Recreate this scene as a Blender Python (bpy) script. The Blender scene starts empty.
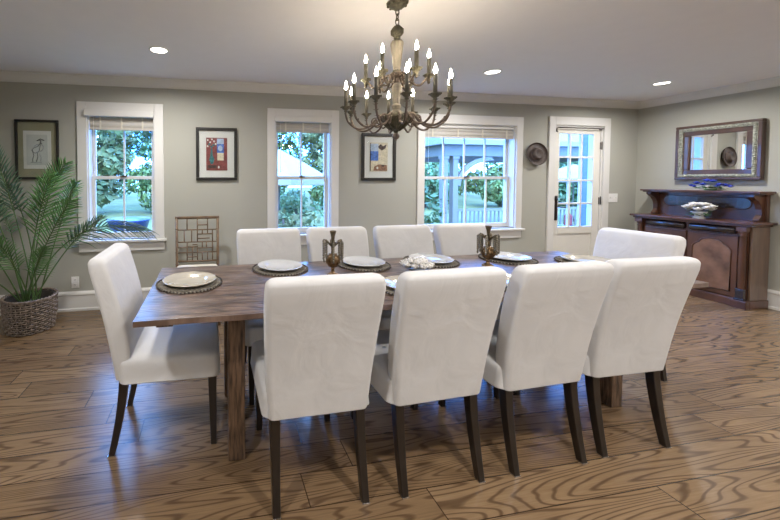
import bpy, bmesh, math, random
import numpy as np
from mathutils import Vector, Matrix, Euler
random.seed(7)
PI = math.pi
S = bpy.context.scene
COL = S.collection

# ------------------------------------------------------------------ camera
cd = bpy.data.cameras.new('camera')
cam = bpy.data.objects.new('camera', cd); COL.objects.link(cam)
cam.location = (0, 0, 1.34)
cam.rotation_euler = (math.radians(90 - 1.839), 0, math.radians(-9.938))
cd.sensor_width = 36; cd.sensor_fit = 'HORIZONTAL'
cd.lens = 345.07 / 780 * 36
cd.shift_x = (390 - 272) / 780
cd.shift_y = -(260 - 190) / 780
cd.clip_start = 0.02; cd.clip_end = 300
S.camera = cam

# ------------------------------------------------------------------ world, sun, exposure
S.view_settings.view_transform = 'Standard'
S.view_settings.look = 'None'
S.view_settings.exposure = 0.0
S.view_settings.gamma = 1
S.view_settings.use_curve_mapping = False
S.cycles.use_denoising = True
S.cycles.max_bounces = 10
S.cycles.diffuse_bounces = 6
S.cycles.sample_clamp_indirect = 4
W = bpy.data.worlds.new('sky'); S.world = W
W.use_nodes = True
wn = W.node_tree.nodes; wl = W.node_tree.links
bg = wn['Background']
tc = wn.new('ShaderNodeTexCoord'); nz = wn.new('ShaderNodeTexNoise'); rp = wn.new('ShaderNodeValToRGB')
nz.inputs['Scale'].default_value = 2.5; nz.inputs['Detail'].default_value = 5
rp.color_ramp.elements[0].position = .42; rp.color_ramp.elements[0].color = (.06, .27, 1.0, 1)
rp.color_ramp.elements[1].position = .62; rp.color_ramp.elements[1].color = (.28, .53, 1.0, 1)
wl.new(tc.outputs['Generated'], nz.inputs['Vector']); wl.new(nz.outputs['Fac'], rp.inputs['Fac'])
wl.new(rp.outputs['Color'], bg.inputs['Color'])
bg.inputs['Strength'].default_value = 19

sun = bpy.data.lights.new('sun', 'SUN'); sun.energy = 2.5; sun.angle = math.radians(2); sun.color = (1.0, .97, .86)
so = bpy.data.objects.new('sun', sun); COL.objects.link(so)
so.rotation_euler = (math.radians(42), 0, math.radians(-25))

CAN_POWER = 27
CAN_COLOR = (1.0, .96, .925)
CANS = [(-.41, 2.92), (2.68, 2.95), (4.80, 2.98), (-.9, .55), (1.1, .35), (3.1, .55), (5.0, .6),
        (-.41, -1.7), (2.0, -1.7), (4.4, -1.7)]

# room dimensions
XL, XR, YF, YB, ZC = -2.22, 5.70, -3.2, 3.778, 2.375

# ------------------------------------------------------------------ materials
def nmat(name):
    m = bpy.data.materials.new(name); m.use_nodes = True
    return m, m.node_tree.nodes, m.node_tree.links, m.node_tree.nodes['Principled BSDF']
def ramp(n, stops):
    r = n.new('ShaderNodeValToRGB'); e = r.color_ramp.elements
    while len(e) < len(stops): e.new(.5)
    for i, (p, c) in enumerate(stops):
        e[i].position = p; e[i].color = (*c, 1)
    return r
def mat(name, c, rough=.5, metal=0, var=.0, vscale=8, bump=0, bscale=60, coat=0, stretch=(1,1,1), spec=.5):
    m, n, l, b = nmat(name)
    b.inputs['Roughness'].default_value = rough; b.inputs['Metallic'].default_value = metal
    b.inputs['Coat Weight'].default_value = coat
    b.inputs['Specular IOR Level'].default_value = spec
    t = n.new('ShaderNodeTexCoord'); mp = n.new('ShaderNodeMapping'); mp.inputs['Scale'].default_value = stretch
    l.new(t.outputs['Object'], mp.inputs['Vector'])
    z = n.new('ShaderNodeTexNoise'); z.inputs['Scale'].default_value = vscale; z.inputs['Detail'].default_value = 4
    l.new(mp.outputs['Vector'], z.inputs['Vector'])
    lo = tuple(max(0, x * (1 - var)) for x in c); hi = tuple(min(1, x * (1 + var)) for x in c)
    r = ramp(n, [(.3, lo), (.7, hi)])
    l.new(z.outputs['Fac'], r.inputs['Fac']); l.new(r.outputs['Color'], b.inputs['Base Color'])
    if bump:
        z2 = n.new('ShaderNodeTexNoise'); z2.inputs['Scale'].default_value = bscale; z2.inputs['Detail'].default_value = 3
        l.new(mp.outputs['Vector'], z2.inputs['Vector'])
        bp = n.new('ShaderNodeBump'); bp.inputs['Strength'].default_value = bump; bp.inputs['Distance'].default_value = .01
        l.new(z2.outputs['Fac'], bp.inputs['Height']); l.new(bp.outputs['Normal'], b.inputs['Normal'])
    return m
def emit(name, c, s):
    m, n, l, b = nmat(name)
    b.inputs['Base Color'].default_value = (*c, 1); b.inputs['Emission Color'].default_value = (*c, 1)
    b.inputs['Emission Strength'].default_value = s
    return m
def mth(n, l, op, a, b=None, c=None):
    x = n.new('ShaderNodeMath'); x.operation = op
    for i, v in enumerate((a, b, c)):
        if v is None: continue
        if isinstance(v, (int, float)): x.inputs[i].default_value = v
        else: l.new(v, x.inputs[i])
    return x.outputs[0]

def plank_mat(name, width, length, cols, line, lstr, rough, freq=9, gs=(.55, 5.0), coat=.0, seam=.005, tone=.25, bump=.15, spec=.5, shift=0.0, mottle=.5):
    """boards along local X, each with its own cathedral grain"""
    m, n, l, b = nmat(name)
    t = n.new('ShaderNodeTexCoord'); sp = n.new('ShaderNodeSeparateXYZ'); l.new(t.outputs['Object'], sp.inputs[0])
    X, Y = sp.outputs[0], mth(n, l, 'ADD', sp.outputs[1], 50 + shift)
    row = mth(n, l, 'FLOOR', mth(n, l, 'DIVIDE', Y, width))
    wn_ = n.new('ShaderNodeTexWhiteNoise'); wn_.noise_dimensions = '1D'; l.new(row, wn_.inputs['W'])
    xs = mth(n, l, 'ADD', X, mth(n, l, 'MULTIPLY', wn_.outputs['Value'], length * 3)); xs = mth(n, l, 'ADD', xs, 60)
    colm = mth(n, l, 'FLOOR', mth(n, l, 'DIVIDE', xs, length))
    idn = mth(n, l, 'ADD', mth(n, l, 'MULTIPLY', row, 7.31), mth(n, l, 'MULTIPLY', colm, 3.77))
    wid = n.new('ShaderNodeTexWhiteNoise'); wid.noise_dimensions = '1D'; l.new(idn, wid.inputs['W'])
    cv = n.new('ShaderNodeCombineXYZ')
    l.new(mth(n, l, 'MULTIPLY', X, gs[0]), cv.inputs[0]); l.new(mth(n, l, 'MULTIPLY', Y, gs[1]), cv.inputs[1])
    l.new(mth(n, l, 'MULTIPLY', wid.outputs['Value'], 91), cv.inputs[2])
    nz = n.new('ShaderNodeTexNoise'); nz.inputs['Scale'].default_value = 1.0; nz.inputs['Detail'].default_value = 1.4
    nz.inputs['Roughness'].default_value = .42
    l.new(cv.outputs[0], nz.inputs['Vector'])
    ring = mth(n, l, 'SINE', mth(n, l, 'MULTIPLY', nz.outputs['Fac'], freq * 2 * PI))
    rr = ramp(n, [(.0, (0, 0, 0)), (.70, (.10, .10, .10)), (.99, (1, 1, 1))])
    l.new(mth(n, l, 'MULTIPLY_ADD', ring, .5, .5), rr.inputs['Fac'])
    # fine pores
    cf = n.new('ShaderNodeCombineXYZ'); l.new(mth(n, l, 'MULTIPLY', X, 6), cf.inputs[0]); l.new(mth(n, l, 'MULTIPLY', Y, 160), cf.inputs[1])
    fn = n.new('ShaderNodeTexNoise'); fn.inputs['Scale'].default_value = 1; fn.inputs['Detail'].default_value = 3
    l.new(cf.outputs[0], fn.inputs['Vector'])
    base = ramp(n, [(.0, cols[0]), (.5, cols[1]), (1.0, cols[2])])
    bf = mth(n, l, 'ADD', mth(n, l, 'MULTIPLY', wid.outputs['Value'], tone), mth(n, l, 'MULTIPLY', fn.outputs['Fac'], 1 - tone))
    mo = n.new('ShaderNodeTexNoise'); mo.inputs['Scale'].default_value = 1; mo.inputs['Detail'].default_value = 5; mo.inputs['Roughness'].default_value = .65
    cm = n.new('ShaderNodeCombineXYZ'); l.new(mth(n, l, 'MULTIPLY', X, 5), cm.inputs[0]); l.new(mth(n, l, 'MULTIPLY', Y, 14), cm.inputs[1])
    l.new(cm.outputs[0], mo.inputs['Vector'])
    bf = mth(n, l, 'ADD', bf, mth(n, l, 'MULTIPLY', mth(n, l, 'SUBTRACT', mo.outputs['Fac'], .5), mottle))
    l.new(bf, base.inputs['Fac'])
    mx = n.new('ShaderNodeMix'); mx.data_type = 'RGBA'
    l.new(mth(n, l, 'MULTIPLY', rr.outputs['Color'], lstr), mx.inputs['Factor'])
    l.new(base.outputs['Color'], mx.inputs['A']); mx.inputs['B'].default_value = (*line, 1)
    # seams
    fy = mth(n, l, 'FRACT', mth(n, l, 'DIVIDE', Y, width)); fx = mth(n, l, 'FRACT', mth(n, l, 'DIVIDE', xs, length))
    sy = mth(n, l, 'LESS_THAN', fy, seam / width); sx = mth(n, l, 'LESS_THAN', fx, seam / length)
    sm = mth(n, l, 'MAXIMUM', sy, sx)
    mx2 = n.new('ShaderNodeMix'); mx2.data_type = 'RGBA'
    l.new(mth(n, l, 'MULTIPLY', sm, .9), mx2.inputs['Factor']); l.new(mx.outputs['Result'], mx2.inputs['A'])
    mx2.inputs['B'].default_value = (line[0] * .5, line[1] * .5, line[2] * .5, 1)
    l.new(mx2.outputs['Result'], b.inputs['Base Color'])
    h = mth(n, l, 'SUBTRACT', mth(n, l, 'MULTIPLY', rr.outputs['Color'], -.35), sm)
    bp = n.new('ShaderNodeBump'); bp.inputs['Strength'].default_value = bump; bp.inputs['Distance'].default_value = .004
    l.new(h, bp.inputs['Height']); l.new(bp.outputs['Normal'], b.inputs['Normal'])
    b.inputs['Roughness'].default_value = rough; b.inputs['Coat Weight'].default_value = coat
    b.inputs['Coat Roughness'].default_value = .25; b.inputs['Specular IOR Level'].default_value = spec
    return m

M = {}
M['wall'] = mat('wall_paint', (.385, .385, .338), .85, var=.02, vscale=1.5, bump=.05, bscale=180)
M['ceiling'] = mat('ceiling_paint', (.82, .81, .83), .9, var=.01)
M['trim'] = mat('trim_paint', (.67, .665, .64), .4, var=.015)
M['doorp'] = mat('door_paint', (.70, .69, .64), .4, var=.015)
M['floor'] = plank_mat('oak_floor', .165, 2.3, [(.115, .070, .036), (.205, .132, .070), (.30, .202, .115)], (.065, .036, .018), .75, .27, freq=24, gs=(.6, 7.5), coat=.15, tone=.35, bump=.10)
M['table'] = plank_mat('reclaimed_wood', .29, 4.0, [(.04, .024, .018), (.12, .075, .055), (.27, .19, .15)], (.03, .018, .013), .85, .33, freq=14, gs=(.9, 8.0), coat=.25, seam=.006, tone=.12, mottle=2.2, bump=.8, shift=-.02)
M['tableleg'] = mat('reclaimed_leg_wood', (.125, .075, .045), .55, var=.8, vscale=16, bump=.5, bscale=40, stretch=(6, 6, .6))
M['espresso'] = mat('espresso_wood', (.013, .009, .007), .32, var=.3, vscale=20, stretch=(4, 4, .5), coat=.3)
M['glide'] = mat('nickel_glide', (.6, .6, .6), .25, 1)
M['pewter'] = mat('aged_gilt', (.10, .092, .062), .55, .35, var=.5, vscale=40, bump=.5, bscale=90)
M['pewterlight'] = mat('worn_grey_wood', (.20, .18, .145), .6, .1, var=.35, vscale=25, bump=.4, bscale=70, stretch=(3, 3, .6))
M['coppery'] = mat('aged_copper', (.13, .10, .08), .5, .45, var=.4, vscale=40, bump=.3)
M['candle'] = mat('candle_sleeve', (.07, .065, .05), .6, var=.3, vscale=30)
M['flame'] = emit('bulb_glow', (1, .84, .62), 130)
M['canlight'] = emit('can_glow', (1, .96, .88), 9)
M['white'] = mat('white_plastic', (.8, .8, .78), .35)
M['dark'] = mat('dark_slot', (.02, .02, .02), .5)
M['blackframe'] = mat('black_wood', (.012, .011, .010), .35, var=.3, bump=.3, bscale=120)
M['matwhite'] = mat('mat_board_white', (.66, .65, .61), .8)
M['matolive'] = mat('mat_board_olive', (.30, .28, .18), .8, var=.05)
M['paper'] = mat('sketch_paper', (.52, .53, .50), .8, var=.06)
M['ink'] = mat('ink', (.16, .16, .16), .7)
M['inkgrey'] = mat('ink_grey', (.28, .29, .31), .7)
M['artred'] = mat('print_red', (.20, .045, .04), .6, var=.35, vscale=30)
M['artblue'] = mat('print_blue', (.06, .15, .48), .6, var=.6, vscale=40)
M['artsky'] = mat('print_pale_blue', (.38, .47, .62), .6, var=.2, vscale=40)
M['artteal'] = mat('print_teal', (.03, .14, .15), .6, var=.5, vscale=50)
M['artcream'] = mat('print_cream', (.62, .55, .40), .6, var=.2, vscale=50)
M['artdark'] = mat('print_dark', (.05, .025, .02), .6, var=.4, vscale=50)
M['artbrown'] = mat('print_brown', (.24, .12, .07), .6, var=.4, vscale=50)
M['bamboo'] = mat('bamboo_cane', (.135, .085, .045), .45, var=.45, vscale=18, coat=.2)
M['cream'] = mat('cream_cushion', (.66, .63, .54), .9, var=.04)
M['soil'] = mat('potting_soil', (.035, .025, .02), .95, var=.5, vscale=60, bump=1, bscale=60)
M['wicker'] = mat('grey_wicker', (.19, .15, .12), .65, var=.55, vscale=45, bump=.3)
M['wickerdark'] = mat('basket_liner', (.03, .025, .02), .9)
M['palm'] = mat('palm_leaf', (.085, .21, .06), .4, var=.45, vscale=5, coat=.25)
M['palmblue'] = mat('palm_leaf_bluish', (.10, .19, .125), .35, var=.35, vscale=5, coat=.3)
M['palmstem'] = mat('palm_stem', (.07, .13, .035), .45, var=.3)
M['mahogany'] = mat('mahogany', (.088, .038, .022), .28, var=.45, vscale=9, stretch=(1, 1, .35), coat=.12)
M['burl'] = mat('burl_veneer', (.15, .077, .047), .27, var=.55, vscale=6, coat=.4)
M['ebony'] = mat('ebonised_wood', (.022, .014, .014), .2, coat=.5)
M['sidepanel'] = mat('mahogany_side', (.14, .088, .06), .35, var=.25, vscale=7, stretch=(3, 3, .4), coat=.3)
M['frame_brown'] = mat('mirror_frame_brown', (.065, .034, .024), .35, var=.3, coat=.3)
M['frame_silver'] = mat('mirror_frame_carving', (.33, .34, .28), .45, .4, var=.5, vscale=60, bump=1, bscale=90)
M['mirror'] = mat('mirror_silver', (.88, .89, .88), .01, 1)
M['shade'] = mat('shade_fabric', (.50, .48, .44), .9, var=.04, bump=.15, bscale=300)
M['iron'] = mat('dark_iron', (.05, .04, .035), .4, .7)
M['hatwood'] = mat('hat_brown', (.06, .042, .036), .6, var=.4, vscale=30, bump=.4, bscale=60)
M['hatlight'] = mat('hat_band', (.12, .09, .08), .7, var=.3, vscale=60)
M['brass'] = mat('old_brass', (.22, .14, .07), .38, .85, var=.5, vscale=50, bump=.4, bscale=90)
M['brassdark'] = mat('dark_brass', (.13, .10, .06), .45, .7, var=.5, vscale=50, bump=.3)
M['crystal'] = mat('bead_grey', (.22, .20, .16), .2, .3)
M['plate'] = mat('charger_glaze', (.60, .56, .47), .16, .35, var=.12, vscale=7, coat=.5)
M['platew'] = mat('dinner_glaze', (.66, .68, .70), .12, .25, var=.05, coat=.5)
M['placemat'] = mat('woven_mat', (.20, .18, .145), .8, var=.35, vscale=70, bump=.8, bscale=120)
M['matedge'] = mat('mat_bead', (.07, .06, .05), .6, var=.3)
M['petal'] = mat('white_petal', (.78, .76, .72), .7, var=.05)
M['petalblue'] = mat('blue_petal', (.035, .06, .42), .55, var=.5, vscale=30)
M['leafdark'] = mat('dark_leaf', (.05, .13, .035), .5, var=.4, vscale=20)
M['bluebowl'] = mat('pale_blue_glaze', (.45, .55, .70), .15, coat=.5)
M['lawn'] = mat('lawn_grass', (.125, .13, .03), .95, var=.3, vscale=.8, bump=1, bscale=14)
M['leafA'] = mat('leaf_blue_green', (.08, .15, .055), .65, var=.6, vscale=.9)
M['leafB'] = mat('leaf_green', (.10, .14, .03), .65, var=.6, vscale=1.1)
M['leafC'] = mat('leaf_pale', (.17, .18, .06), .65, var=.5, vscale=1.2)
M['bark'] = mat('bark', (.10, .08, .06), .9, var=.3, bump=.6, bscale=20)
M['porchw'] = mat('porch_white_paint', (.16, .145, .12), .6)
M['porchb'] = mat('porch_ceiling_blue', (.22, .22, .23), .7)
M['canvas'] = mat('white_canvas', (.30, .27, .23), .85, var=.03)
M['bluetub'] = mat('blue_tub', (.012, .03, .12), .35, coat=.3)
M['water'] = mat('tub_water', (.05, .12, .15), .05)
M['redmetal'] = mat('red_metal', (.35, .03, .02), .4)
M['siding'] = mat('siding', (.10, .14, .17), .7, var=.03)

# slipcover cloth with soft wrinkles
def cloth_mat():
    m, n, l, b = nmat('white_slipcover')
    t = n.new('ShaderNodeTexCoord')
    z = n.new('ShaderNodeTexNoise'); z.inputs['Scale'].default_value = 5; z.inputs['Detail'].default_value = 3; z.inputs['Distortion'].default_value = 1.2
    w = n.new('ShaderNodeTexNoise'); w.inputs['Scale'].default_value = 420
    l.new(t.outputs['Object'], z.inputs['Vector']); l.new(t.outputs['Object'], w.inputs['Vector'])
    b1 = n.new('ShaderNodeBump'); b1.inputs['Strength'].default_value = .26; b1.inputs['Distance'].default_value = .02
    b2 = n.new('ShaderNodeBump'); b2.inputs['Strength'].default_value = .12; b2.inputs['Distance'].default_value = .002
    l.new(z.outputs['Fac'], b1.inputs['Height']); l.new(w.outputs['Fac'], b2.inputs['Height'])
    l.new(b1.outputs['Normal'], b2.inputs['Normal']); l.new(b2.outputs['Normal'], b.inputs['Normal'])
    r = ramp(n, [(.3, (.60, .597, .595)), (.7, (.65, .647, .645))]); l.new(z.outputs['Fac'], r.inputs['Fac'])
    l.new(r.outputs['Color'], b.inputs['Base Color'])
    b.inputs['Roughness'].default_value = .9; b.inputs['Sheen Weight'].default_value = .15
    b.inputs['Specular IOR Level'].default_value = .2
    return m
M['cloth'] = cloth_mat()
def glass_mat():
    m = bpy.data.materials.new('window_glass'); m.use_nodes = True
    n, l = m.node_tree.nodes, m.node_tree.links
    n.clear(); o = n.new('ShaderNodeOutputMaterial'); mx = n.new('ShaderNodeMixShader')
    tr = n.new('ShaderNodeBsdfTransparent'); gl = n.new('ShaderNodeBsdfGlossy'); fr = n.new('ShaderNodeLayerWeight'); fr.inputs['Blend'].default_value = .5
    tr.inputs['Color'].default_value = (.97, .985, .99, 1); gl.inputs['Roughness'].default_value = .01
    l.new(mth(n, l, 'MULTIPLY_ADD', mth(n, l, 'POWER', fr.outputs['Facing'], 5), .5, .03), mx.inputs[0]); l.new(tr.outputs[0], mx.inputs[1]); l.new(gl.outputs[0], mx.inputs[2]); l.new(mx.outputs[0], o.inputs['Surface'])
    return m
M['glass'] = glass_mat()

# ------------------------------------------------------------------ mesh builder
class MB:
    def __init__(s): s.v = []; s.f = []; s.m = []; s.s = []
    def add(s, vs, fs, m=0, smooth=False):
        o = len(s.v); s.v += [tuple(p) for p in vs]
        for f in fs: s.f.append(tuple(i + o for i in f)); s.m.append(m); s.s.append(smooth)
        return s
    def box(s, x0, x1, y0, y1, z0, z1, m=0, M_=None):
        vs = [Vector((x, y, z)) for z in (z0, z1) for y in (y0, y1) for x in (x0, x1)]
        if M_: vs = [M_ @ p for p in vs]
        return s.add(vs, [(0, 2, 3, 1), (4, 5, 7, 6), (0, 1, 5, 4), (2, 6, 7, 3), (0, 4, 6, 2), (1, 3, 7, 5)], m)
    def loft(s, rings, m=0, smooth=True, caps=True, closed=False):
        n = len(rings[0]); vs = [p for r in rings for p in r]; fs = []
        k = len(rings)
        for i in range(k if closed else k - 1):
            a, b = i * n, ((i + 1) % k) * n
            for j in range(n): fs.append((a + j, a + (j + 1) % n, b + (j + 1) % n, b + j))
        if caps and not closed:
            fs.append(tuple(range(n))[::-1]); fs.append(tuple(range((k - 1) * n, k * n)))
        return s.add(vs, fs, m, smooth)
    def lathe(s, prof, seg=24, c=(0, 0, 0), m=0, M_=None, caps=True, smooth=True):
        rings = []
        for r, z in prof:
            ring = [Vector((r * math.cos(2 * PI * i / seg), r * math.sin(2 * PI * i / seg), z)) for i in range(seg)]
            if M_: ring = [M_ @ p for p in ring]
            rings.append([p + Vector(c) for p in ring])
        return s.loft(rings, m, smooth, caps)
    def tube(s, pts, r, seg=8, m=0, closed=False, smooth=True):
        pts = [Vector(p) for p in pts]; n = len(pts); rings = []
        up = Vector((0, 0, 1)); prev = None
        for i, p in enumerate(pts):
            if closed: d = pts[(i + 1) % n] - pts[i - 1]
            else: d = pts[min(i + 1, n - 1)] - pts[max(i - 1, 0)]
            if d.length < 1e-9: d = Vector((0, 0, 1))
            d.normalize()
            a = (prev if prev else (up if abs(d.z) < .9 else Vector((1, 0, 0))))
            a = (a - d * a.dot(d))
            if a.length < 1e-5: a = Vector((1, 0, 0)) - d * d.x
            a.normalize(); prev = a
            b = d.cross(a); rr = r[i] if hasattr(r, '__len__') else r
            rings.append([p + (a * math.cos(2 * PI * k / seg) + b * math.sin(2 * PI * k / seg)) * rr for k in range(seg)])
        return s.loft(rings, m, smooth, True, closed)
    def ball(s, c, r, seg=12, rows=8, m=0, sz=(1, 1, 1)):
        rings = []
        for i in range(rows + 1):
            t = PI * i / rows; q = max(math.sin(t), .02)
            rings.append([Vector((c[0] + r * sz[0] * q * math.cos(2 * PI * k / seg), c[1] + r * sz[1] * q * math.sin(2 * PI * k / seg), c[2] - r * sz[2] * math.cos(t))) for k in range(seg)])
        return s.loft(rings, m)
    def prism(s, poly, axis, a, b, m=0, smooth=False):
        """poly of (u,v); axis 0: (u,v)->(y,z), 1: (x,z), 2: (x,y)"""
        def P(u, v, w): return ((w, u, v), (u, w, v), (u, v, w))[axis]
        n = len(poly); vs = [P(u, v, a) for u, v in poly] + [P(u, v, b) for u, v in poly]
        fs = [tuple(range(n)), tuple(range(n, 2 * n))[::-1]]
        s.add(vs, fs, m, False)
        return s.add(vs, [(i, (i + 1) % n, (i + 1) % n + n, i + n) for i in range(n)], m, smooth)
    def build(s, name, mats, parent=None, loc=None, bevel=0, bseg=2, recalc=True):
        me = bpy.data.meshes.new(name)
        me.from_pydata(s.v, [], s.f)
        for mm in (mats if isinstance(mats, (list, tuple)) else [mats]): me.materials.append(M[mm])
        me.polygons.foreach_set('material_index', s.m); me.polygons.foreach_set('use_smooth', s.s)
        if recalc:
            bm = bmesh.new(); bm.from_mesh(me); bmesh.ops.recalc_face_normals(bm, faces=bm.faces); bm.to_mesh(me); bm.free()
        o = bpy.data.objects.new(name, me); COL.objects.link(o)
        if parent: o.parent = parent
        if loc: o.location = loc
        if bevel:
            md = o.modifiers.new('bevel', 'BEVEL'); md.width = bevel; md.segments = bseg; md.limit_method = 'ANGLE'; md.angle_limit = math.radians(40)
        return o
def tag(o, label=None, cat=None, group=None, kind=None):
    if label: o['label'] = label
    if cat: o['category'] = cat
    if group: o['group'] = group
    if kind: o['kind'] = kind
    return o
def thing(name, loc, rz=0, label=None, cat=None, group=None, kind=None):
    o = bpy.data.objects.new(name, None); COL.objects.link(o); o.location = loc; o.rotation_euler = (0, 0, rz)
    o.empty_display_size = .05
    return tag(o, label, cat, group, kind)
def copy_tree(o, parent=None):
    c = o.copy(); COL.objects.link(c); c.parent = parent
    for ch in list(o.children): copy_tree(ch, c)
    return c
def place(o, loc, rz, label, group=None):
    o.location = loc; o.rotation_euler = (0, 0, rz); o['label'] = label
    if group: o['group'] = group
    return o
def rrect(w, d, r, n=5, cx=0, cy=0, z=0):
    """rounded rectangle ring, w by d"""
    r = min(r, w / 2 - 1e-4, d / 2 - 1e-4); pts = []
    for qx, qy, a0 in ((1, 1, 0), (-1, 1, 90), (-1, -1, 180), (1, -1, 270)):
        for k in range(n + 1):
            a = math.radians(a0 + 90 * k / n)
            pts.append(Vector((cx + qx * (w / 2 - r) + r * math.cos(a), cy + qy * (d / 2 - r) + r * math.sin(a), z)))
    return pts
def bez(p0, p1, p2, n):
    p0, p1, p2 = Vector(p0), Vector(p1), Vector(p2)
    return [p0 * (1 - t) ** 2 + p1 * 2 * t * (1 - t) + p2 * t * t for t in [i / n for i in range(n + 1)]]
def spline(P, n=6):
    P = [Vector(p) for p in P]; out = []
    Q = [P[0] * 2 - P[1]] + P + [P[-1] * 2 - P[-2]]
    for i in range(1, len(Q) - 2):
        for k in range(n):
            t = k / n; a, b, c, d = Q[i - 1:i + 3]
            out.append(.5 * ((2 * b) + (c - a) * t + (2 * a - 5 * b + 4 * c - d) * t * t + (3 * b - a - 3 * c + d) * t ** 3))
    out.append(P[-1]); return out

# ------------------------------------------------------------------ room shell
tag(MB().box(XL - .2, XR + .2, YF - .2, YB + .16, -.12, 0).build('floor', 'floor'), kind='structure')
tag(MB().box(XL - .2, XR + .2, YF - .2, YB + .16, ZC, ZC + .12).build('ceiling', 'ceiling'), kind='structure')
WT = .16
# openings in back wall: (x0,x1,z0,z1)
WIN = [(-1.235, -.585, .725, 2.005), (.700, 1.342, .725, 2.005), (2.515, 3.785, .725, 2.005)]
DOOR = (4.365, 5.125, 0, 2.035)
w = MB(); xs = XL - .2
for x0, x1, z0, z1 in WIN + [DOOR]:
    w.box(xs, x0, YB, YB + WT, 0, ZC)
    w.box(x0, x1, YB, YB + WT, z1, ZC)
    if z0 > 0: w.box(x0, x1, YB, YB + WT, 0, z0)
    xs = x1
w.box(xs, XR + .2, YB, YB + WT, 0, ZC)
tag(w.build('wall_back', 'wall'), kind='structure')
tag(MB().box(XR, XR + .2, YF - .2, YB, 0, ZC).build('wall_right', 'wall'), kind='structure')
tag(MB().box(XL - .2, XL, YF - .2, YB, 0, ZC).build('wall_left', 'wall'), kind='structure')
tag(MB().box(XL, XR, YF - .2, YF, 0, ZC).build('wall_front', 'wall'), kind='structure')
# crown moulding profile (offset from wall, height)
CP = [(0, 2.284), (.010, 2.284), (.013, 2.296), (.022, 2.302), (.040, 2.326), (.052, 2.346), (.054, 2.358), (.064, 2.360), (.064, ZC), (0, ZC)]
def run_trim(name, prof, wall, a, b):
    m = MB()
    if wall == 'back': m.prism([(YB - o, z) for o, z in prof], 0, a, b)
    if wall == 'right': m.prism([(XR - o, z) for o, z in prof], 1, a, b)
    if wall == 'left': m.prism([(XL + o, z) for o, z in prof], 1, a, b)
    if wall == 'front': m.prism([(YF + o, z) for o, z in prof], 0, a, b)
    return tag(m.build(name, 'trim'), kind='structure')
run_trim('trim_1', CP, 'back', XL, XR); run_trim('trim_2', CP, 'right', YF, YB)
run_trim('trim_3', CP, 'left', YF, YB); run_trim('trim_4', CP, 'front', XL, XR)
BP = [(0, 0), (.028, 0), (.028, .02), (.018, .028), (.016, .155), (.024, .163), (.022, .178), (.008, .195), (0, .195)]
bb = MB()
for a, b in ((XL, 4.272), (5.226, XR)): bb.prism([(YB - o, z) for o, z in BP], 0, a, b)
tag(bb.build('baseboard_back', 'trim'), kind='structure')
run_trim('baseboard_right', BP, 'right', YF, YB); run_trim('baseboard_left', BP, 'left', YF, YB); run_trim('baseboard_front', BP, 'front', XL, XR)

# ------------------------------------------------------------------ windows
def window(i, x0, x1, z0, z1, muntins):
    t = thing('window_%d' % i, ((x0 + x1) / 2, YB, z0), kind='structure')
    hw, h = (x1 - x0) / 2, z1 - z0
    cw = .092
    m = MB()
    m.box(-hw - cw, -hw, -.022, 0, -.01, h + cw + .02); m.box(hw, hw + cw, -.022, 0, -.01, h + cw + .02); m.box(-hw, hw, -.022, 0, h, h + cw + .02)
    m.build('window_casing', 'trim', t, bevel=.003)
    MB().box(-hw - cw - .025, hw + cw + .025, -.055, .0, -.035, -.01).box(-hw, hw, 0, .10, -.035, -.001).build('window_sill', 'trim', t, bevel=.004)
    MB().box(-hw - cw, hw + cw, -.020, 0, -.13, -.035).build('window_apron', 'trim', t, bevel=.003)
    MB().box(-hw, -hw + .012, 0, WT, 0, h).box(hw - .012, hw, 0, WT, 0, h).box(-hw + .012, hw - .012, 0, WT, h - .012, h).box(-hw, hw, .1, WT + .03, -.02, .004).build('window_jamb', 'trim', t)
    mid = .628
    for nm, ya, yb, za, zb in (('lower_sash', .072, .102, .004, mid + .018), ('upper_sash', .104, .134, mid - .018, h - .012)):
        a, b = -hw + .013, hw - .013; st = .034
        s = MB(); s.box(a, a + st, ya, yb, za, zb).box(b - st, b, ya, yb, za, zb)
        s.box(a + st, b - st, ya, yb, za, za + (.05 if nm == 'lower_sash' else .034)).box(a + st, b - st, ya, yb, zb - .034, zb)
        for k in range(muntins):
            x = a + st + (b - a - 2 * st) * (k + 1) / (muntins + 1)
            s.box(x - .009, x + .009, ya + .005, yb - .005, za + .03, zb - .03)
        so_ = s.build(nm, 'trim', t, bevel=.002)
        ym = (ya + yb) / 2
        MB().box(a + st - .004, b - st + .004, ym - .002, ym + .002, za + .03, zb - .03).build('window_pane', 'glass', so_)
    MB().box(-.03, .03, .055, .072, mid + .005, mid + .02).lathe([(.008, 0), (.008, .012)], 10, (0, .06, mid + .018)).build('sash_lock', 'brassdark', t)
for i, (b, mu) in enumerate(zip(WIN, (1, 1, 3))): window(i + 1, *b, mu)

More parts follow.
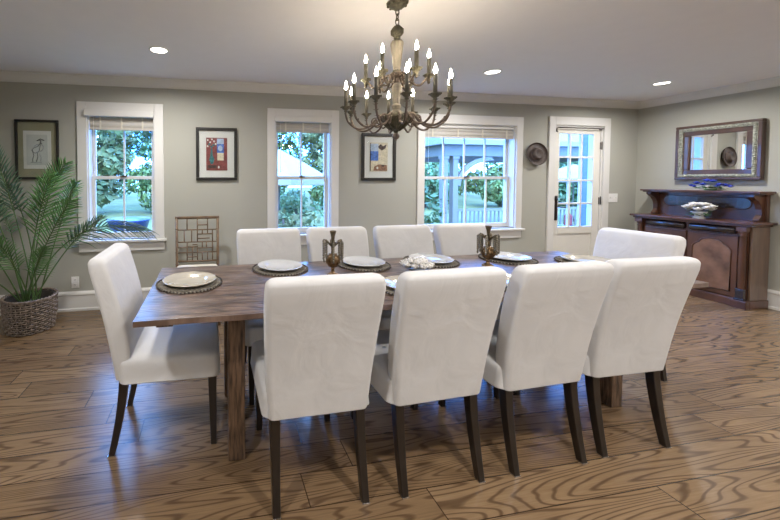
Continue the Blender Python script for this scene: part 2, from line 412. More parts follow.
def shade(i, x0, x1, drop, label):
    t = thing('roman_shade', ((x0 + x1) / 2, YB, 2.005), 0, label, 'window shade', 'roman shades at the top of the windows')
    hw = (x1 - x0) / 2
    if i < 2: MB().box(-hw - .016, hw - .002, -.056, -.024, -.035, .026).build('headrail', 'trim', t, bevel=.004)
    else: MB().box(-hw + .016, hw - .016, .004, .045, -.045, -.016).build('headrail', 'trim', t, bevel=.003)
    m = MB(); n = 3; top = -.045 if i == 2 else -.03; prof = []
    N = 24
    pts = []
    for k in range(N + 1):
        q = k / N; z = top - drop * q; y = .028 - .010 * abs(math.sin(q * PI * 2.5)) - .004 * q
        pts.append((y, z))
    poly = pts + [(y + .006, z) for y, z in reversed(pts)]
    m.prism(poly, 0, -hw + .016, hw - .016, 0, True)
    f = m.build('shade_fabric', 'shade', t)
    for k in range(3 if i < 2 else 4):
        x = -hw + .12 + (2 * hw - .24) * k / ((3 if i < 2 else 4) - 1)
        MB().box(x - .008, x + .008, .010, .0135, top - drop + .01, top - .005).build('shade_tape', 'cream', t)
    MB().tube([(-hw + .06, .0, top), (-hw + .06, .0, top - drop - .42)], .0016, 5).ball((-hw + .06, 0, top - drop - .43), .009, 8, 6).build('pull_cord', 'white', t)
shade(0, WIN[0][0], WIN[0][1], .135, 'folded grey fabric shade at the top of the leftmost window, above the palm frond')
shade(1, WIN[1][0], WIN[1][1], .115, 'folded grey fabric shade at the top of the narrow middle window')
shade(2, WIN[2][0], WIN[2][1], .12, 'wide folded grey fabric shade at the top of the widest window beside the hat')

# ------------------------------------------------------------------ door
def door():
    x0, x1, z0, z1 = DOOR
    t = thing('door_1', ((x0 + x1) / 2, YB, 0), kind='structure')
    hw = (x1 - x0) / 2; cw = .098
    MB().box(-hw - cw, -hw, -.022, 0, 0, z1 + cw + .008).box(hw, hw + cw, -.022, 0, 0, z1 + cw + .008).box(-hw, hw, -.022, 0, z1, z1 + cw + .008).build('door_casing', 'trim', t, bevel=.003)
    MB().box(-hw, -hw + .02, 0, WT, 0, z1).box(hw - .02, hw, 0, WT, 0, z1).box(-hw + .02, hw - .02, 0, WT, z1 - .02, z1).box(-hw, hw, .0, WT + .04, -.01, .02, 0).build('door_jamb', 'trim', t)
    a, b, zb, zt = -hw + .023, hw - .023, .012, z1 - .023
    gx0, gx1, gz0, gz1 = a + .075, b - .105, .712, 1.930
    ya, yb = .012, .052
    s = MB()
    s.box(a, gx0, ya, yb, zb, zt).box(gx1, b, ya, yb, zb, zt).box(gx0, gx1, ya, yb, gz1, zt).box(gx0, gx1, ya, yb, .62, gz0).box(gx0, gx1, ya, yb, zb, .22).box(gx0, gx1, ya + .014, yb - .01, .22, .62)
    for k in (1, 2):
        x = gx0 + (gx1 - gx0) * k / 3; s.box(x - .013, x + .013, ya + .004, yb - .004, gz0, gz1)
    for k in (1, 2, 3):
        z = gz0 + (gz1 - gz0) * k / 4; s.box(gx0, gx1, ya + .005, yb - .005, z - .012, z + .012)
    leaf = s.build('door_leaf', 'doorp', t, bevel=.003)
    MB().box(gx0, gx1, .030, .034, gz0, gz1).build('door_glass', 'glass', leaf)
    h = MB(); hx = a + .035
    h.box(hx - .017, hx + .017, .002, .012, .80, 1.12).tube([(hx, -.002, .98), (hx, -.045, .98), (hx + .03, -.05, .975), (hx + .09, -.048, .972)], .008, 8)
    h.lathe([(.013, -.012), (.013, .006)], 10, (hx, 0, 1.07), M_=Matrix.Rotation(PI / 2, 3, 'X')).tube([(hx, -.01, 1.06), (hx, -.018, 1.07), (hx, -.01, 1.085)], .005, 6)
    h.build('door_handle', 'iron', leaf)
    for z in (.25, 1.05, 1.78):
        MB().lathe([(.007, -.05), (.007, .05), (.004, .056)], 10, (b + .012, .0, z)).box(b - .006, b + .028, .004, .010, z - .045, z + .045).build('door_hinge', 'iron', leaf)
    rd = MB(); rd.tube([(a + .01, -.03, z1 - .035), (b - .0, -.03, z1 - .035)], .006, 8).tube([(a + .01, -.03, z1 - .035), (a - .02, -.026, z1 - .045), (a - .022, -.026, z1 - .085), (a + .002, -.022, z1 - .09)], .006, 8)
    rd.box(b - .03, b, -.034, .012, z1 - .042, z1 - .028)
    rd.build('door_rod', 'iron', t)
    return t
door()

# ------------------------------------------------------------------ ceiling cans
can0 = None
for i, (x, y) in enumerate(CANS):
    lab = ['recessed ceiling light on the left, above the leftmost window', 'recessed ceiling light right of the chandelier, above the widest window', 'recessed ceiling light near the right corner, above the mirror',
           'recessed ceiling light overhead at the left, just outside the view', 'recessed ceiling light directly above the viewer', 'recessed ceiling light overhead, above the near right chairs', 'recessed ceiling light overhead by the right wall, just outside the view',
           'recessed ceiling light behind the viewer, at the left', 'recessed ceiling light behind the viewer, in the middle', 'recessed ceiling light behind the viewer, at the right'][i]
    t = thing('recessed_light', (x, y, ZC), 0, lab, 'ceiling light', 'recessed lights in the ceiling' if i < 3 else 'recessed lights over the near part of the room')
    if i == 0:
        m = MB(); prof = [(.062, -.001), (.064, -.006), (.078, -.005), (.082, -.0005)]
        m.lathe(prof, 32, caps=False); r0 = m.build('trim_ring', 'white', t)
        d0 = MB().lathe([(.0005, -.002), (.063, -.0021)], 32, caps=False).build('lamp_lens', 'canlight', t)
    else:
        for q in (r0, d0):
            c = q.copy(); COL.objects.link(c); c.parent = t
    L = bpy.data.lights.new('can_lamp', 'AREA'); L.shape = 'DISK'; L.size = .12; L.energy = CAN_POWER; L.color = CAN_COLOR
    L.spread = math.radians(165)
    lo = bpy.data.objects.new('can_lamp', L); COL.objects.link(lo); lo.location = (x, y, ZC - .012)

# ------------------------------------------------------------------ outlet + switch
def plate_wall(name, x, z, w_, h_, kind, label, cat):
    t = thing(name, (x, YB, z), 0, label, cat)
    MB().box(-w_ / 2, w_ / 2, -.007, 0, -h_ / 2, h_ / 2).build('cover_plate', 'white', t, bevel=.002)
    if kind == 'outlet':
        for dz in (-.025, .025):
            s = MB().box(-.016, .016, -.010, -.007, dz - .014, dz + .014).build('socket', 'white', t, bevel=.004)
            MB().box(-.008, -.005, -.0106, -.0098, dz - .004, dz + .007).box(.005, .008, -.0106, -.0098, dz - .004, dz + .007).build('socket_slot', 'dark', s)
    else:
        for dx in (-.045, 0, .045):
            MB().box(dx - .005, dx + .005, -.018, -.007, -.004, .012).build('toggle', 'white', t, bevel=.001)
plate_wall('wall_outlet', -1.372, .288, .072, .115, 'outlet', 'white electrical outlet low on the wall beneath the leftmost window', 'outlet')
plate_wall('light_switch', 5.31, 1.085, .16, .118, 'switch', 'white triple light switch plate on the wall right of the glazed door', 'light switch')

# ------------------------------------------------------------------ dining table
TX0, TX1, TY0, TY1 = -.318, 2.735, 1.459, 2.322
def table():
    cx, cy = (TX0 + TX1) / 2, (TY0 + TY1) / 2; hx, hy = (TX1 - TX0) / 2, (TY1 - TY0) / 2
    t = thing('dining_table', (cx, cy, 0), 0, 'long rustic dining table of reclaimed dark brown planks, ten white chairs around it', 'table')
    rnd = random.Random(3)
    m = MB(); n = 40
    # worn edge outline
    out = []
    def side(a, b, k):
        for i in range(k):
            q = i / k; p = Vector(a).lerp(Vector(b), q); j = rnd.uniform(-.0025, .0025); out.append((p.x + j, p.y + j))
    side((-hx, -hy), (hx, -hy), n); side((hx, -hy), (hx, hy), 12); side((hx, hy), (-hx, hy), n); side((-hx, hy), (-hx, -hy), 12)
    m.prism(out, 2, .736, .76)
    m.build('tabletop', 'table', t, bevel=.004)
    lx, ly = hx - .40, hy - .185
    MB().box(-lx - .035, lx + .02, -ly - .022, -ly + .004, .668, .736).box(-lx - .02, lx + .02, ly - .004, ly + .022, .668, .736).box(-lx - .02, -lx + .01, -ly, ly, .668, .736).box(lx - .01, lx + .02, -ly, ly, .668, .736).build('apron', 'tableleg', t, bevel=.003)
    for s in (-1, 1):
        MB().box(s * (hx - .12) - .035, s * (hx - .12) + .035, -hy + .03, hy - .03, .716, .736).build('batten', 'tableleg', t, bevel=.003)
    for sx in (-1, 1):
        for sy in (-1, 1):
            x_ = sx * lx + (.03 if sx < 0 else 0)
            MB().box(x_ - .04, x_ + .04, sy * ly - .04, sy * ly + .04, 0, .736).build('leg', 'tableleg', t, bevel=.006)
    return t
table()

# ------------------------------------------------------------------ slipcovered chairs
def make_chair():
    t = thing('dining_chair', (0, 0, 0), 0, 'x', 'chair')
    rnd = random.Random(5)
    # backrest: leaning, rounded-corner slab; origin centre of feet, faces +y
    def yrear(z):
        q = (z - .37) / (.985 - .37); return -.222 - .125 * q + .014 * math.sin(q * PI)
    rings = []
    lv = [.372, .375, .40, .44, .50, .56, .64, .72, .80, .87, .91]
    for z in lv:
        q = (z - .37) / .61; w_ = .425 + .050 * min(1, q * 1.3); th = .085 + .01 * math.sin(q * PI)
        if z < .5: th = .075
        rings.append(rrect(w_, th, .022, 4, 0, yrear(z) + th / 2, z))
    R = .032
    for k in range(1, 8):
        a = PI / 2 * k / 7; z = .930 + R * math.sin(a) ; ins = R * (1 - math.cos(a))
        w_ = .475 - 2 * ins * .95; th = .088 - 2 * ins * .9
        rings.append(rrect(w_, th, .03 - ins * .4 if ins < .03 else .012, 4, 0, yrear(.930 + R * math.sin(a)) + .088 / 2, z + .003))
    # gentle crown on the top edge
    for rg in rings[10:]:
        for p in rg: p.z += .006 * (1 - (p.x / .235) ** 2)
    # hem waviness
    for rg in rings[:2]:
        for p in rg: p.z += .004 * math.sin(p.x * 37) + .002 * math.sin(p.x * 90 + 1)
    b = MB().loft(rings).build('backrest', 'cloth', t)
    rings = []
    for z, ins in ((.370, .0), (.374, 0), (.40, 0), (.43, .002), (.452, .003), (.468, .008), (.478, .02), (.482, .05), (.485, .12)):
        yb_, yf = -.205, .275
        wd = .465 - 2 * ins; dp = (yf - yb_) - ins
        rg = rrect(wd, dp, .035 + ins * .2, 5, 0, (yf - ins + yb_) / 2, z)
        for p in rg:
            if z < .376: p.z += .004 * math.sin(p.x * 41 + p.y * 33); p.x *= 1.015
        rings.append(rg)
    MB().loft(rings).build('seat', 'cloth', t)
    for sx in (-1, 1):
        # rear leg: sabre curve back
        rings = []
        for q in [i / 8 for i in range(9)]:
            z = .385 * (1 - q); y = -.185 - .062 * q ** 1.5; wdt = .042 - .012 * q
            x = sx * (.183 + .004 * q)
            rings.append([Vector((x + a * wdt / 2, y + b_ * wdt / 2, z)) for a, b_ in ((-1, -1), (1, -1), (1, 1), (-1, 1))])
        lg = MB().loft(rings, smooth=False).build('leg', 'espresso', t, bevel=.003)
        gx, gy = sx * .187, -.247
        MB().box(gx - .0158, gx + .0158, gy - .0158, gy + .0158, 0, .0055).build('foot_glide', 'glide', lg)
        rings = []
        for q in (0, 1):
            z = .385 * (1 - q); wdt = .044 - .016 * q; y = .235 + .006 * q; x = sx * (.190 + .0 * q)
            rings.append([Vector((x + a * wdt / 2, y + b_ * wdt / 2, z)) for a, b_ in ((-1, -1), (1, -1), (1, 1), (-1, 1))])
        MB().loft(rings, smooth=False).build('leg', 'espresso', t, bevel=.003)
    return t
c0 = make_chair()
g = 'white slipcovered chairs around the dining table'
chairs = [
    ((.434, 1.553, 0), math.radians(0), 'white slipcovered dining chair on the near side, first from the table\'s left end'),
    ((.975, 1.553, 0), math.radians(1.5), 'white slipcovered dining chair on the near side, second from the table\'s left end'),
    ((1.530, 1.560, 0), math.radians(1), 'white slipcovered dining chair on the near side, third from the table\'s left end'),
    ((2.050, 1.572, 0), math.radians(-1), 'white slipcovered dining chair on the near side, closest to the sideboard end'),
    ((-.237, 1.93, 0), math.radians(-90), 'white slipcovered dining chair at the left head of the table, seen from its side'),
    ((2.700, 1.955, 0), math.radians(90), 'white slipcovered dining chair at the right head of the table, nearest the sideboard'),
    ((.418, 2.245, 0), math.radians(180), 'white slipcovered dining chair on the window side, leftmost behind the table'),
    ((.952, 2.245, 0), math.radians(180), 'white slipcovered dining chair on the window side, behind the left bronze candleholder'),
    ((1.500, 2.245, 0), math.radians(180), 'white slipcovered dining chair on the window side, behind the white flower bowl'),
    ((2.030, 2.245, 0), math.radians(180), 'white slipcovered dining chair on the window side, behind the right bronze candleholder'),
]
for i, (loc, rz, lab) in enumerate(chairs):
    place(c0 if i == 0 else copy_tree(c0), loc, rz, lab, g)

# ------------------------------------------------------------------ place settings
def make_mat():
    m = MB(); R = .175
    m.lathe([(.001, .004), (.05, .0045), (.16, .005), (.172, .0045), (.176, .002), (.174, 0), (.001, 0)], 48, caps=False)
    o = m.build('placemat', 'placemat')
    bd = MB()
    for k in range(56):
        a = 2 * PI * k / 56; bd.ball((R * math.cos(a), R * math.sin(a), .0068), .0062, 6, 4)
    e = bd.build('placemat_edge', 'matedge', o)
    rb = MB()
    for k in range(48):
        a = 2 * PI * k / 48; c, s_ = math.cos(a), math.sin(a)
        rb.tube([(.02 * c, .02 * s_, .005), (.166 * c, .166 * s_, .0055)], .0022, 4)
    rb.build('placemat_ribs', 'placemat', o)
    return o
def make_plate(mt, R):
    prof = [(.001, .004), (R * .58, .004), (R * .64, .007), (R * .70, .0125), (R * .97, .018), (R, .0195), (R * 1.005, .018), (R * .98, .0145), (R * .70, .008), (R * .60, .0), (.001, 0)]
    o = MB().lathe(prof, 56, caps=False).build('charger_plate', mt)
    o['kindtmp'] = 1; del o['kindtmp']
    rim = MB().tube([(R * math.cos(2 * PI * k / 56), R * math.sin(2 * PI * k / 56), .019) for k in range(56)], .0022, 6, closed=True)
    rim.build('plate_rim', mt, o)
    return o
mat0 = make_mat(); pg = make_plate('plate', .142); pw = make_plate('platew', .142)
tag(mat0, 'x', 'placemat'); tag(pg, 'x', 'plate'); tag(pw, 'x', 'plate')
settings = [
    ((-.122, 1.945), 'gold', 'at the left head of the table'),
    ((.432, 2.165), 'white', 'on the window side, in front of the leftmost far chair'),
    ((1.003, 2.17), 'white', 'on the window side, just right of the left candleholder'),
    ((1.508, 2.17), 'white', 'on the window side, just behind the white flower bowl'),
    ((2.095, 2.14), 'white', 'on the window side, just behind the right candleholder'),
    ((2.555, 1.955), 'gold', 'at the right head of the table'),
    ((.445, 1.655), 'gold', 'on the near side, hidden behind the nearest chair back at left'),
    ((1.035, 1.655), 'gold', 'on the near side, glimpsed between the first and second near chairs'),
    ((1.575, 1.655), 'gold', 'on the near side, glimpsed between the second and third near chairs'),
    ((2.06, 1.655), 'gold', 'on the near side, nearest the sideboard end'),
]
used = set()
for i, ((x, y), kd, where) in enumerate(settings):
    mo = mat0 if i == 0 else copy_tree(mat0)
    place(mo, (x, y, .7605), random.uniform(0, 6), 'round woven grey-brown placemat ' + where, 'round placemats under the plates')
    src = pg if kd == 'gold' else pw
    po = src if kd not in used else copy_tree(src); used.add(kd)
    place(po, (x, y, .769), random.uniform(0, 6), ('gold-tinted ' if kd == 'gold' else 'pale silvery ') + 'charger plate ' + where, 'charger plates on the table')

# ------------------------------------------------------------------ candleholders
def candleholder():
    t = thing('candleholder', (0, 0, 0), 0, 'x', 'candleholder')
    MB().lathe([(.036, 0), (.036, .006), (.028, .010), (.012, .020), (.009, .034), (.014, .040), (.009, .045)], 20).build('base', 'brass', t)
    m = MB().lathe([(.009, .044), (.026, .055), (.038, .075), (.042, .092), (.040, .108), (.030, .118), (.024, .124), (.027, .130)], 20)
    for k in range(12):
        a = 2 * PI * k / 12; c, s_ = math.cos(a), math.sin(a)
        m.tube([(.022 * c, .022 * s_, .053), (.0395 * c, .0395 * s_, .078), (.0425 * c, .0425 * s_, .1), (.032 * c, .032 * s_, .118)], .004, 5)
    m.build('urn', 'brass', t)
    MB().lathe([(.012, .128), (.008, .15), (.012, .165), (.007, .175), (.008, .20), (.012, .235), (.019, .262), (.020, .268), (.013, .268), (.010, .255)], 16).build('candle_cup', 'brassdark', t)
    for k in range(6):
        a = 2 * PI * k / 6 + .25; d = Vector((math.cos(a), math.sin(a), 0)); s2 = Vector((-d.y, d.x, 0))
        lf = MB()
        pts = [d * .008 + Vector((0, 0, .17)), d * .022 + Vector((0, 0, .185)), d * .042 + Vector((0, 0, .205)), d * .060 + Vector((0, 0, .212)), d * .066 + Vector((0, 0, .200))]
        ws = [.006, .016, .014, .007, .002]
        rings = [[p + s2 * w_, p + Vector((0, 0, .002)), p - s2 * w_, p - Vector((0, 0, .002))] for p, w_ in zip(pts, ws)]
        lf.loft(rings).build('leaf_arm', 'brassdark', t)
        for j, off in enumerate((.045, .063)):
            ch = MB(); px = d * off
            z = .202 if j == 0 else .198
            while z > .10 + .03 * (1 - j):
                ch.ball((px.x, px.y, z), .0075, 6, 5, sz=(1, 1, 1.3)); z -= .014
            ch.ball((px.x, px.y, z - .006), .008, 6, 5, sz=(.8, .8, 1.7))
            ch.build('bead_drop', 'crystal', t)
    return t
h0 = candleholder()
gg = 'ornate bronze candleholders on the table'
place(h0, (.719, 1.975, .76), 0, 'ornate bronze urn candleholder with hanging beads, the left one on the table', gg)
place(copy_tree(h0), (1.815, 2.005, .76), .4, 'ornate bronze urn candleholder with hanging beads, the right one on the table', gg)

# flower bowl
def rose(m, c, r, rnd, mi=0):
    for layer, (n, rr, tilt) in enumerate(((5, 1.0, .9), (5, .78, .55), (4, .5, .25))):
        for k in range(n):
            a = 2 * PI * k / n + layer * .6 + rnd.uniform(-.2, .2)
            d = Vector((math.cos(a), math.sin(a), 0)); s_ = Vector((-d.y, d.x, 0)); c_ = Vector(c)
            rings = []
            for q in (0, .35, .7, 1):
                out = d * r * rr * math.sin(q * 1.3) * (tilt + .15); up = Vector((0, 0, r * (.1 + .75 * q + .15 * layer)))
                wdt = r * rr * .62 * math.sin(.35 + q * 2.3)
                p = c_ + out + up - Vector((0, 0, r * .4))
                rings.append([p + s_ * wdt - d * wdt * .25, p + d * .002 + Vector((0, 0, .0)), p - s_ * wdt - d * wdt * .25, p - d * .0015])
            m.loft(rings, mi)
    return m
def flower_bowl():
    t = thing('flower_bowl', (1.262, 1.955, .76), 0, 'low pale blue bowl of white blooms in the middle of the dining table', 'flower arrangement')
    MB().lathe([(.03, 0), (.032, .004), (.055, .016), (.082, .032), (.086, .036), (.080, .034), (.05, .018), (.001, .012)], 28, caps=False).build('bowl', 'bluebowl', t)
    rnd = random.Random(4)
    spots = [(0, 0, .066)]
    for k in range(6): spots.append((.042 * math.cos(k * PI / 3), .042 * math.sin(k * PI / 3), .058))
    for k in range(10): spots.append((.076 * math.cos(k * PI / 5 + .2), .076 * math.sin(k * PI / 5 + .2), .042))
    for s_ in spots:
        rose(MB(), s_, .030 + rnd.uniform(-.003, .003), rnd).build('blossom', 'petal', t)
flower_bowl()

# ------------------------------------------------------------------ chandelier
def chandelier():
    t = thing('chandelier', (1.080, 1.90, ZC), 0, 'two-tier antique chandelier with eighteen lit candle bulbs hanging over the table', 'chandelier')
    Z = lambda z: z - ZC
    m = MB().lathe([(.001, Z(2.330)), (.018, Z(2.332)), (.030, Z(2.345)), (.045, Z(2.350)), (.050, Z(2.360)), (.060, Z(2.366)), (.062, Z(2.3745)), (.001, Z(2.3745))], 28, caps=False)
    for k in range(10):
        a = 2 * PI * k / 10; m.ball((.052 * math.cos(a), .052 * math.sin(a), Z(2.360)), .009, 8, 6)
    m.build('canopy', 'pewter', t)
    for j, (zc_, rot) in enumerate(((2.318, 0), (2.288, PI / 2), (2.262, 0))):
        pts = []
        for k in range(16):
            a = 2 * PI * k / 16; x = .010 * math.cos(a); pts.append((x * math.cos(rot), x * math.sin(rot), Z(zc_) + .020 * math.sin(a)))
        MB().tube(pts, .0032, 6, closed=True).build('chain_link', 'pewter', t)
    m = MB().lathe([(.004, Z(2.246)), (.010, Z(2.240)), (.026, Z(2.226)), (.034, Z(2.208)), (.032, Z(2.192)), (.018, Z(2.178)), (.010, Z(2.172)), (.020, Z(2.166)), (.008, Z(2.160))], 20)
    for k in range(10):
        a = 2 * PI * k / 10; c, s_ = math.cos(a), math.sin(a)
        m.tube([(.012 * c, .012 * s_, Z(2.238)), (.033 * c, .033 * s_, Z(2.215)), (.032 * c, .032 * s_, Z(2.192)), (.014 * c, .014 * s_, Z(2.176))], .004, 5)
    m.build('ball_knop', 'pewter', t)
    MB().lathe([(.010, Z(2.160)), (.030, Z(2.150)), (.037, Z(2.140)), (.037, Z(2.128)), (.033, Z(2.10)), (.025, Z(2.03)), (.020, Z(1.985)), (.026, Z(1.978)), (.018, Z(1.970))], 10, smooth=False).build('fluted_column', 'pewterlight', t)
    MB().lathe([(.016, Z(1.972)), (.034, Z(1.962)), (.040, Z(1.950)), (.030, Z(1.938)), (.018, Z(1.930)), (.022, Z(1.915)), (.016, Z(1.905))], 20).build('upper_hub', 'coppery', t)
    MB().lathe([(.016, Z(1.906)), (.028, Z(1.885)), (.030, Z(1.865)), (.022, Z(1.82)), (.018, Z(1.785)), (.028, Z(1.770)), (.020, Z(1.750)), (.030, Z(1.735))], 12, smooth=False).build('baluster', 'pewterlight', t)
    m = MB().lathe([(.030, Z(1.738)), (.050, Z(1.725)), (.078, Z(1.712)), (.082, Z(1.700)), (.074, Z(1.690)), (.064, Z(1.670)), (.045, Z(1.648)), (.024, Z(1.632)), (.014, Z(1.622)), (.010, Z(1.612))], 24)
    for k in range(12):
        a = 2 * PI * k / 12; c, s_ = math.cos(a), math.sin(a)
        m.tube([(.078 * c, .078 * s_, Z(1.69)), (.066 * c, .066 * s_, Z(1.665)), (.042 * c, .042 * s_, Z(1.642)), (.02 * c, .02 * s_, Z(1.628))], .006, 5)
    m.build('lower_bowl', 'pewter', t)
    MB().ball((0, 0, Z(1.594)), .021, 14, 10).ball((0, 0, Z(1.572)), .007, 8, 6).build('finial', 'coppery', t)
    # direction towards the viewer from the chandelier: base angle
    base = math.atan2(-1.9, -1.09)
    def arm(ang, R_, zh, zc_, drop, rh, ch):
        # ang: 0 = towards the viewer, positive = to the viewer's right
        a = base + ang; d = Vector((math.cos(a), math.sin(a), 0)); s_ = Vector((-d.y, d.x, 0))
        P = lambda r, z, o=0: d * r + s_ * o + Vector((0, 0, Z(z)))
        pts = spline([P(rh, zh), P(rh + (R_ - rh) * .16, zh + .018), P(rh + (R_ - rh) * .40, zh - drop * .7), P(rh + (R_ - rh) * .68, zh - drop), P(rh + (R_ - rh) * .92, zh - drop * .35), P(R_, zc_ - .045), P(R_, zc_ - .022)], 5)
        am = MB().tube(pts, .0065, 7)
        # scroll curl beneath
        cpts = []
        for k in range(20):
            q = k / 19; th = q * 2 * PI * 1.15; rr = .034 * (1 - .55 * q)
            cc = P(rh + (R_ - rh) * .26, zh - drop * .25)
            cpts.append(cc + d * rr * math.cos(th + 2.4) + Vector((0, 0, rr * math.sin(th + 2.4))))
        am.tube(cpts, [.0055 * (1 - .5 * k / 19) for k in range(20)], 6)
        ao = am.build('candle_arm', 'coppery', t)
        # leaves on the arm
        lm = MB()
        for q in (.66, .76, .86, .94):
            p = pts[int(q * (len(pts) - 1))]
            for sg in (-1, 1):
                e = p + s_ * sg * .016 + Vector((0, 0, .010)) + d * .006; mid = (p + e) / 2 + Vector((0, 0, .003))
                lm.loft([[p + d * .002, p + Vector((0, 0, .002)), p - d * .002, p - Vector((0, 0, .002))], [mid + d * .007, mid + Vector((0, 0, .002)), mid - d * .007, mid - Vector((0, 0, .002))], [e + d * .001, e + Vector((0, 0, .001)), e - d * .001, e - Vector((0, 0, .001))]])
        lm.build('arm_leaf', 'pewter', ao)
        cx_, cy_ = d.x * R_, d.y * R_
        cup = MB().lathe([(.005, Z(zc_) - .030), (.012, Z(zc_) - .026), (.008, Z(zc_) - .018), (.018, Z(zc_) - .010), (.024, Z(zc_) - .002), (.031, Z(zc_) + .002), (.032, Z(zc_) + .005), (.014, Z(zc_) + .004), (.013, Z(zc_) + .0)], 14, (cx_, cy_, 0))
        for k in range(7):
            b_ = 2 * PI * k / 7; cup.ball((cx_ + .029 * math.cos(b_), cy_ + .029 * math.sin(b_), Z(zc_) + .003), .005, 6, 4)
        cup.build('bobeche', 'pewter', ao)
        MB().lathe([(.0105, Z(zc_) + .002), (.0105, Z(zc_) + ch), (.004, Z(zc_) + ch + .003)], 12, (cx_, cy_, 0)).build('candle_sleeve', 'candle', ao)
        z0 = Z(zc_) + ch + .003
        MB().lathe([(.005, z0), (.0085, z0 + .008), (.0098, z0 + .017), (.0068, z0 + .030), (.0028, z0 + .042), (.0008, z0 + .052)], 10, (cx_, cy_, 0)).build('flame_bulb', 'flame', ao)
    for k in range(12): arm(math.radians(10 + 30 * k), .292, 1.700, 1.772, .060, .055, .105)
    for k in range(6): arm(math.radians(-25 + 60 * k), .176, 1.935, 1.935, .050, .030, .100)
chandelier()

# ------------------------------------------------------------------ pictures
def picture(x0, x1, z0, z1, fw, mats_fn, label, frame='blackframe'):
    w_, h_ = x1 - x0, z1 - z0
    t = thing('framed_picture', ((x0 + x1) / 2, YB, (z0 + z1) / 2), 0, label, 'picture')
    a, b = w_ / 2, h_ / 2
    m = MB()
    m.box(-a, a, -.026, -.001, b - fw, b).box(-a, a, -.026, -.001, -b, -b + fw).box(-a, -a + fw, -.026, -.001, -b + fw, b - fw).box(a - fw, a, -.026, -.001, -b + fw, b - fw)
    m.build('picture_frame', frame, t, bevel=.004)
    mats_fn(t, a - fw, b - fw)
    MB().box(-a + fw - .002, a - fw + .002, -.0205, -.019, -b + fw - .002, b - fw + .002).build('picture_glass', 'glass', t)
    return t
def slab(t, name, mt, x0, x1, z0, z1, y): return MB().box(x0, x1, y - .001, y + .002, z0, z1).build(name, mt, t)
def ell(cx, cz, rx, rz, n=18, a0=0): return [(cx + rx * math.cos(2 * PI * k / n + a0), cz + rz * math.sin(2 * PI * k / n + a0)) for k in range(n)]
def art1(t, a, b):
    slab(t, 'mat_board', 'matolive', -a, a, -b, b, -.008)
    slab(t, 'inner_mat', 'matwhite', -a * .72, a * .72, -b * .70, b * .68, -.011)
    m = MB().box(-a * .55, a * .55, -.0145, -.012, -b * .56, b * .54, 0)
    rnd = random.Random(2)
    def stroke(pts, r, mi=1): m.tube([(x, -.0146, z) for x, z in pts], r, 5, mi)
    stroke([(.02, .10), (.035, .085), (.03, .065), (.045, .06)], .006); stroke([(.0, .085), (.03, .105), (.065, .09)], .005)
    stroke([(.03, .065), (.005, .03), (-.035, .012), (-.05, -.01), (-.02, -.035), (.015, -.02), (.025, .02), (.03, .06)], .003)
    stroke([(-.045, -.0), (-.03, -.06), (-.045, -.10), (-.04, -.12)], .003); stroke([(.0, -.03), (.005, -.075), (-.01, -.12)], .003)
    stroke([(.04, .05), (.06, .03), (.05, .0), (.03, -.02)], .0025, 2); stroke([(-.03, .03), (.0, .05), (.02, .045)], .0025, 2)
    stroke([(-.06, -.125), (.0, -.13), (.04, -.125)], .0025, 2); stroke([(.02, -.04), (.035, -.08), (.03, -.11)], .002, 2)
    m.build('sketch', ['paper', 'ink', 'inkgrey'], t)
picture(-1.887, -1.497, 1.337, 1.922, .022, art1, 'black framed figure sketch with olive mat hanging above the palm')
def art2(t, a, b):
    slab(t, 'mat_board', 'matwhite', -a, a, -b, b, -.008)
    w_, h_ = a * .60, b * .70
    m = MB().box(-w_, w_, -.0125, -.010, -h_, h_, 0)
    y0, y1 = -.0137, -.012
    m.box(w_ * .02, w_ * .68, y0, y1, h_ * .62, h_ * .95, 2)
    m.box(w_ * .02, w_ * .68, y0, y1, h_ * .08, h_ * .62, 1)
    m.box(w_ * .05, w_ * .66, y0, y1, -h_ * .38, h_ * .08, 4)
    m.prism(ell(w_ * .34, h_ * .36, w_ * .22, h_ * .18), 1, y0 - .001, y1, 2)
    m.prism([(-w_ * .62, -h_ * .1), (-w_ * .74, -h_ * .35), (-w_ * .55, -h_ * .62), (-w_ * .35, -h_ * .60), (-w_ * .22, -h_ * .30), (-w_ * .38, -h_ * .08), (-w_ * .42, h_ * .35), (-w_ * .55, h_ * .35)], 1, y0, y1, 3)
    m.box(-w_ * .82, -w_ * .02, y0, y1, -h_ * .86, -h_ * .68, 5)
    for px, pz in ((-.85, .85), (-.62, .72), (-.86, .48), (-.25, .78), (-.1, .62), (-.45, .9)):
        m.prism(ell(w_ * px, h_ * pz, .0095, .010, 10), 1, y0 - .0012, y1, 6)
    for px, pz in ((-.7, .6), (-.3, .55), (-.5, .45)): m.prism(ell(w_ * px, h_ * pz, .014, .012, 10), 1, y0 - .0006, y1, 3)
    m.prism(ell(w_ * .18, -h_ * .8, .009, .014, 10), 1, y0, y1, 6)
    m.build('art_print', ['artred', 'artblue', 'artsky', 'artteal', 'artcream', 'artdark', 'matwhite'], t)
picture(-.161, .275, 1.324, 1.888, .032, art2, 'black framed red print with vase and blue window, between two windows')
